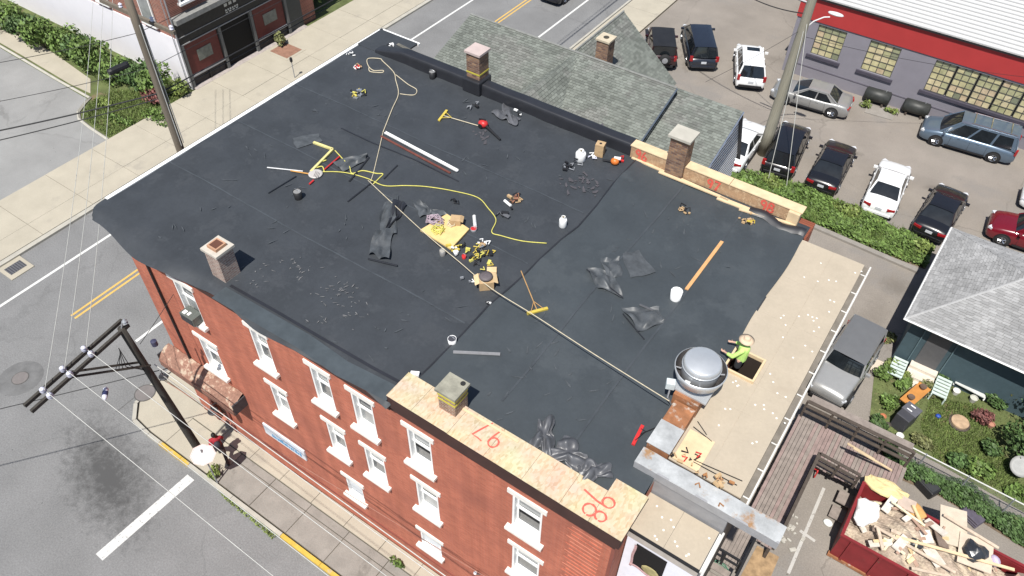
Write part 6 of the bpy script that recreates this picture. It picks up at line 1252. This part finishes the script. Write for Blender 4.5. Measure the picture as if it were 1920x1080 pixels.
sheetpx(((718, 380), (745, 365), (742, 440), (710, 445)), SCRAP, 'grey membrane strip hanging down left of the foam sheet', amp=.1, seed=3); sheetpx(((705, 435), (740, 425), (728, 488), (688, 478)), SCRAP, 'folded black membrane corner left of the foam sheet', amp=.14, seed=4); sheetpx(((740, 375), (765, 385), (740, 420), (722, 440)), EPDMB, 'dark narrow fold beside the grey membrane strip', amp=.1, seed=5)
sheetpx(((775, 378), (800, 382), (815, 402), (790, 408)), SCRAP, 'small grey sheet just above the rope pile', amp=.1, seed=6); sheetpx(((800, 390), (830, 395), (838, 405), (805, 408)), SCRAP, 'flat scrap right behind the rope pile', amp=.06, seed=16)
sheetpx(((1165, 475), (1195, 468), (1228, 510), (1180, 522)), SCRAP, 'flat pale membrane square on the newer sheet', amp=.008, seed=7); sheetpx(((1100, 502), (1150, 510), (1168, 558), (1120, 540)), SCRAP, 'curled black membrane scrap left of the flat square', amp=.16, seed=8); sheetpx(((1125, 485), (1160, 485), (1165, 520), (1135, 522)), SCRAP, 'crumpled scrap between the curl and the flat square', amp=.1, seed=9)
sheetpx(((1165, 578), (1235, 580), (1245, 608), (1195, 625)), SCRAP, 'crumpled black scrap above the fan', amp=.14, seed=10); stick((1199, 571), (1225, 582), .035, PLASTIC, 'short grey roll lying above the fan scrap'); stick((850, 660), (938, 664), .05, plain('grey_roll', (.20, .20, .21), .5), 'grey rolled membrane strip above the OSB chimney', name='membrane_roll', cat='roll')
stick((1100, 505), (1168, 558), .022, EPDMB, 'black curled edge along the membrane scrap', name='membrane_edge', cat='edge'); stick((1168, 588), (1208, 636), .02, EPDMB, 'black curled edge left of the fan scrap', name='membrane_edge', cat='edge'); stick((690, 485), (745, 498), .03, EPDMB, 'black rolled edge under the folded corner', name='membrane_edge', cat='edge')
heap(940, 408, 4, .09, [BLACKP, PLASTIC], 'dark bag at the bend of the yellow rope', 'bag', 'bag', (.15, .28)); heap(852, 380, 3, .06, [BLACKP], 'small black tool above the yellow rope', 'tool', 'tool')
smear(1095, 345, 10, .2, .4, DUST, .06, .2)
# tools on the tan boards
heap(1280, 855, 10, .16, [REDP, BLACKP, CARD, REDP], 'red drill and tools in the corner of tan boards', 'tool_pile', 'tools'); stick((1300, 862), (1392, 902), .015, BLACKP, 'long black bar on tan boards, upper of two', h=.03); stick((1300, 866), (1382, 910), .015, BLACKP, 'long black bar on tan boards, lower of two', h=.03); stick((1300, 800), (1335, 828), .014, BLACKP, 'short black bar beside the rusted curb', h=.03); stick((1308, 790), (1325, 815), .012, BLACKP, 'thin black rod crossing the short bar', h=.03)
heap(1330, 905, 14, .25, [plain('rust_scrap', (.32, .15, .06), .9), CARD], 'rusty metal scraps along the flashing', 'scrap_metal', 'scrap', z=10.93, tall=.05)
# exhaust fan on its curb
fx, fy, fz = 17.78, 4.62, 11.35
fn_ = thing('exhaust_fan', (fx, fy, ROOF), 'large round steel upblast exhaust fan on a rusty curb', 'exhaust fan')
MB().b2(fx-.36, fx+.36, fy-.62, fy+.12, ROOF, fz-.2).build('curb', RUST, fn_); MB().b2(fx-.5, fx+.5, fy-.5, fy+.5, fz-.2, fz-.15).build('base_plate', FANST, fn_)
MB().lathe([(.36, -.15), (.44, .0), (.60, .18), (.67, .40), (.69, .52), (.665, .53)], (fx, fy, fz), 36, cap=False).build('wind_band', FANST, fn_, smooth=True)
MB().lathe([(.665, .528), (.63, .40), (.56, .2), (.40, .06), (.001, .06)], (fx, fy, fz), 36, cap=False).build('band_interior', plain('greasy_shaded_interior', (.07, .065, .065), .6, .3), fn_, smooth=True)  # dark colour paints the shading inside the bowl, along with grease
MB().lathe([(.40, .06), (.49, .22), (.505, .55), (.50, .72), (.48, .79), (.44, .815), (.001, .83)], (fx, fy, fz), 36, cap=False).build('motor_dome', FANST, fn_, smooth=True)
MB().lathe([(.503, .6), (.518, .605), (.518, .64), (.503, .645)], (fx, fy, fz), 36, cap=False).build('bead', FANST, fn_, smooth=True)
for k in range(4):
    a = .4+k*1.571; MB().tube([(fx+.44*math.cos(a), fy+.44*math.sin(a), fz+.35), (fx+.66*math.cos(a), fy+.66*math.sin(a), fz+.4)], .022, 5).build('bracket', GREYMETAL, fn_)
MB().box((fx-.5, fy-.62, fz+.1), (.24, .2, .26), .4).build('junction_box', plain('box_pale', (.52, .57, .58), .45, .15), fn_, bevel=.02); MB().tube([(fx-.48, fy-.62, fz), (fx-.45, fy-.75, fz-.3), (fx-.3, fy-.65, ROOF+.05)], .025, 6).build('conduit', GREYMETAL, fn_)
MB().box((fx-.1, fy-.58, fz+.42), (.14, .03, .12), .1, -.3).build('rating_label', WHITE, fn_)

# ------------------------------------------------------------------ people
def capsule(mb, a, b, ra, rb, n=10):
    a, b = Vector(a), Vector(b); d = (b-a); L_ = d.length or .001; ax_ = d/L_; pr = []
    for k in range(5): t = math.pi/2*(1-k/4); pr.append((max(.0005, ra*math.cos(t)), -ra*math.sin(t)))
    for k in range(5): t = math.pi/2*k/4; pr.append((max(.0005, rb*math.cos(t)), L_+rb*math.sin(t)))
    mb.lathe(pr, a, n, ax_)
def limbmesh(name, segs, mt, parent, vox=.016, loc=(0, 0, 0), balls=()):
    mb = MB()
    for a, b, ra, rb in segs: capsule(mb, a, b, ra, rb)
    for c_, r in balls: mb.ball(c_, r, 14, 10)
    o = mb.build(name, mt, parent, world=False); r_ = o.modifiers.new('merge', 'REMESH'); r_.mode = 'VOXEL'; r_.voxel_size = vox; r_.use_smooth_shade = True
    s = o.modifiers.new('soft', 'SMOOTH'); s.iterations = 4; s.factor = .5; return o
def hand(segs, w, d, side, curl=.4):
    """palm, four fingers and a thumb from wrist w along d"""
    d = Vector(d).normalized(); s = Vector(side).normalized(); n = d.cross(s); w = Vector(w); palm = w+d*.09
    segs.append((w, palm, .026, .034))
    for k, (o, l) in enumerate(((-.03, .065), (-.01, .078), (.012, .072), (.032, .055))):
        a = palm+s*o; b = a+d*l*.55; segs.append((a, b, .0105, .0095)); segs.append((b, b+(d*(1-curl)+n*curl).normalized()*l*.5, .0095, .008))
    a = w+d*.035-s*.03; b = a+(d*.6-s*.8).normalized()*.045; segs += [(a, b, .013, .011), (b, b+(d*.9-s*.3).normalized()*.032, .011, .009)]
SKIN = plain('skin', (.30, .16, .10), .6, .06); SKIN2 = plain('skin_light', (.50, .31, .23), .6, .06); HAIR = plain('dark_hair', (.012, .010, .009), .6)
pl = at(420, 858, .12); PE = thing('person', pl, 'person in red shirt and dark trousers walking on the corner pavement', 'person', rz=D(150))
sg_ = [((0, 0, 1.42), (0, 0, 1.54), .055, .05), ((0, -.17, 1.40), (0, .17, 1.40), .065, .065), ((0, 0, 1.0), (0, 0, 1.36), .13, .14), ((0, 0, .92), (0, 0, 1.0), .13, .13)]
for s, fx_ in ((1, .26), (-1, -.26)):
    sh, el, wr = Vector((0, s*.19, 1.40)), Vector((-fx_*.5, s*.24, 1.12)), Vector((-fx_*.55+.12, s*.22, .90)); sg_ += [(sh, el, .05, .042), (el, wr, .04, .028)]; hand(sg_, wr, (wr-el), (1, 0, 0), .5)
    hp_, kn, an_ = Vector((0, s*.09, .93)), Vector((fx_*.75+.06, s*.1, .50)), Vector((fx_*1.2-(.10 if fx_ < 0 else 0), s*.1, .09)); sg_ += [(hp_, kn, .085, .06), (kn, an_, .055, .036), (an_, an_+Vector((.15, 0, -.045)), .036, .03)]
limbmesh('body', sg_, SKIN, PE, .011, balls=[((.01, 0, 1.64), (.092, .075, .115)), ((.095, 0, 1.625), (.022, .014, .022)), ((0, .078, 1.63), (.02, .012, .028)), ((0, -.078, 1.63), (.02, .012, .028)), ((.08, 0, 1.575), (.018, .026, .01))])
for s in (-1, 1): MB().ball((.088, s*.03, 1.65), .011, 8, 6).build('eye', plain('eye_dark', (.02, .015, .012), .3), PE, world=False)
MB().ball((-.012, 0, 1.675), (.105, .092, .105), 14, 10).build('hair', HAIR, PE, world=False, smooth=True)
sh_ = [((0, -.17, 1.40), (0, .17, 1.40), .082, .082), ((0, 0, .95), (0, 0, 1.36), .152, .16)]
for s, fx_ in ((1, .26), (-1, -.26)): sh_.append(((0, s*.19, 1.40), (-fx_*.35, s*.23, 1.20), .068, .07))
limbmesh('shirt', sh_, plain('red_cloth', (.30, .02, .03), .85, .12), PE, .018)
tr = [((0, 0, .88), (0, 0, .98), .15, .15)]
for s, fx_ in ((1, .26), (-1, -.26)):
    hp_, kn, an_ = Vector((0, s*.09, .92)), Vector((fx_*.75+.06, s*.1, .50)), Vector((fx_*1.2-(.10 if fx_ < 0 else 0), s*.1, .13)); tr += [(hp_, kn, .105, .08), (kn, an_, .078, .062)]
limbmesh('trousers', tr, plain('dark_brown_cloth', (.045, .028, .026), .9, .15), PE, .018)
for s, fx_ in ((1, .26), (-1, -.26)):
    an_ = Vector((fx_*1.2-(.10 if fx_ < 0 else 0), s*.1, .09)); m_ = MB(); capsule(m_, an_+Vector((-.03, 0, -.035)), an_+Vector((.17, 0, -.05)), .05, .04); m_.build('shoe', BLACKP, PE, world=False, smooth=True)
q = PE.location+Vector((-.15, .55, 1.0)); bp = thing('backpack', PE.location+Vector((.13, -.02, 1.1)), 'dark pack on the back of the walking person', 'backpack'); MB().ball(PE.location+Vector((.16, -.08, 1.22)), (.12, .14, .2), 12, 8).build('pack', plain('pack_dark', (.03, .03, .04), .8), bp, smooth=True)
# worker standing in the roof hatch
WK = thing('person', (18.36, 6.5, ROOF-.80), 'worker in lime hi-vis shirt and straw hat standing in the roof hatch', 'person', rz=D(175))
sg_ = [((0, 0, 1.42), (0, 0, 1.54), .055, .05), ((0, -.17, 1.40), (0, .17, 1.40), .065, .065), ((0, 0, .9), (0, 0, 1.36), .13, .145), ((0, .09, .66), (0, .09, .92), .085, .085), ((0, -.09, .66), (0, -.09, .92), .085, .085)]
for s in (1, -1):
    sh, el, wr = Vector((0, s*.2, 1.39)), Vector((.16, s*.3, 1.14)), Vector((.40, s*.24, 1.08)); sg_ += [(sh, el, .05, .042), (el, wr, .04, .028)]; hand(sg_, wr, (wr-el), (0, 1, 0), .6)
limbmesh('body', sg_, SKIN2, WK, .011, balls=[((.03, 0, 1.64), (.092, .075, .115)), ((.115, 0, 1.62), (.022, .014, .022)), ((.02, .078, 1.63), (.02, .012, .028)), ((.02, -.078, 1.63), (.02, .012, .028)), ((.1, 0, 1.575), (.018, .026, .01))])
for s in (-1, 1): MB().ball((.108, s*.03, 1.65), .011, 8, 6).build('eye', plain('eye_dark', (.02, .015, .012)), WK, world=False)
sh_ = [((0, -.17, 1.40), (0, .17, 1.40), .085, .085), ((0, 0, .92), (0, 0, 1.36), .155, .165)]
for s in (1, -1): sh_ += [((0, s*.2, 1.39), (.16, s*.3, 1.14), .068, .062), ((.16, s*.3, 1.14), (.3, s*.265, 1.10), .06, .055)]
limbmesh('shirt', sh_, plain('hi_vis_lime', (.48, .74, .20), .8, .08), WK, .018)
limbmesh('trousers', [((0, .09, .66), (0, .06, .9), .105, .115), ((0, -.09, .66), (0, -.06, .9), .105, .115)], plain('work_trousers', (.03, .03, .035), .9), WK, .018)
MB().lathe([(.001, .13), (.07, .13), (.095, .09), (.10, .01), (.12, .0), (.2, -.01), (.215, .005), (.12, .015), (.1, .02)], (.02, 0, 1.70), 22, cap=False).build('straw_hat', plain('straw', (.55, .42, .30), .8, .12), WK, world=False, smooth=True)
MB().ball((-.02, 0, 1.63), (.085, .085, .08), 10, 8).build('hair', HAIR, WK, world=False, smooth=True)
# stop sign by the person, sun glare painted white on its face, and the shrub at its foot
sp_ = at(408, 905, .12); SS = thing('stop_sign', sp_, 'octagonal sign on a steel post at the street corner, its sun glare painted white', 'sign')
tp = at(395, 858, 2.2); MB().tube([sp_, Vector((sp_.x, sp_.y, 2.55))], .03, 6).build('post', GREYMETAL, SS)
nrm_ = Vector((.80, -.42, .42)).normalized(); MB().lathe([(.46, -.006), (.46, .006)], Vector((sp_.x, sp_.y, 2.25))+nrm_*.06, 8, nrm_).build('plate', plain('sign_glare_white', (.80, .74, .72), .35, .03), SS); MB().lathe([(.465, -.009), (.465, .004), (.42, .0075)], Vector((sp_.x, sp_.y, 2.25))+nrm_*.06, 8, nrm_, cap=False).build('border', plain('sign_border_pink', (.62, .40, .36), .5), SS)  # red face painted white with pink rim to imitate sun glare
bq = at(402, 893, .12); bush(bq.x, bq.y+.1, .32, .3, .5, LEAFY, 'small green shrub at the foot of the corner sign', 260, .07, z=.1)
m_ = [(a.x, a.y) for a in [at(*q) for q in ((395, 905), (430, 925), (520, 1005), (512, 1012), (425, 940))]]
tag(leaves(MB(), 420, polyfn(m_, lambda x, y: .12), .03, .06, 1).build('kerb_weeds', LEAFY), 'weeds growing out of the kerb joint on the side street', kind='stuff')
q = at(745, 1055, .12); bush(q.x, q.y, .35, .2, .3, LEAF, 'weeds at the foot of the brick wall near the bottom edge', 140, .06, 'weeds', 'weeds', z=.1, stems=False)
q = aty(895, 1070, -.1); MB().tube([q+Vector((0, .1, -.4)), q+Vector((0, -.12, .05))], .06, 8).build('vent_pipe', GREYMETAL, BB)
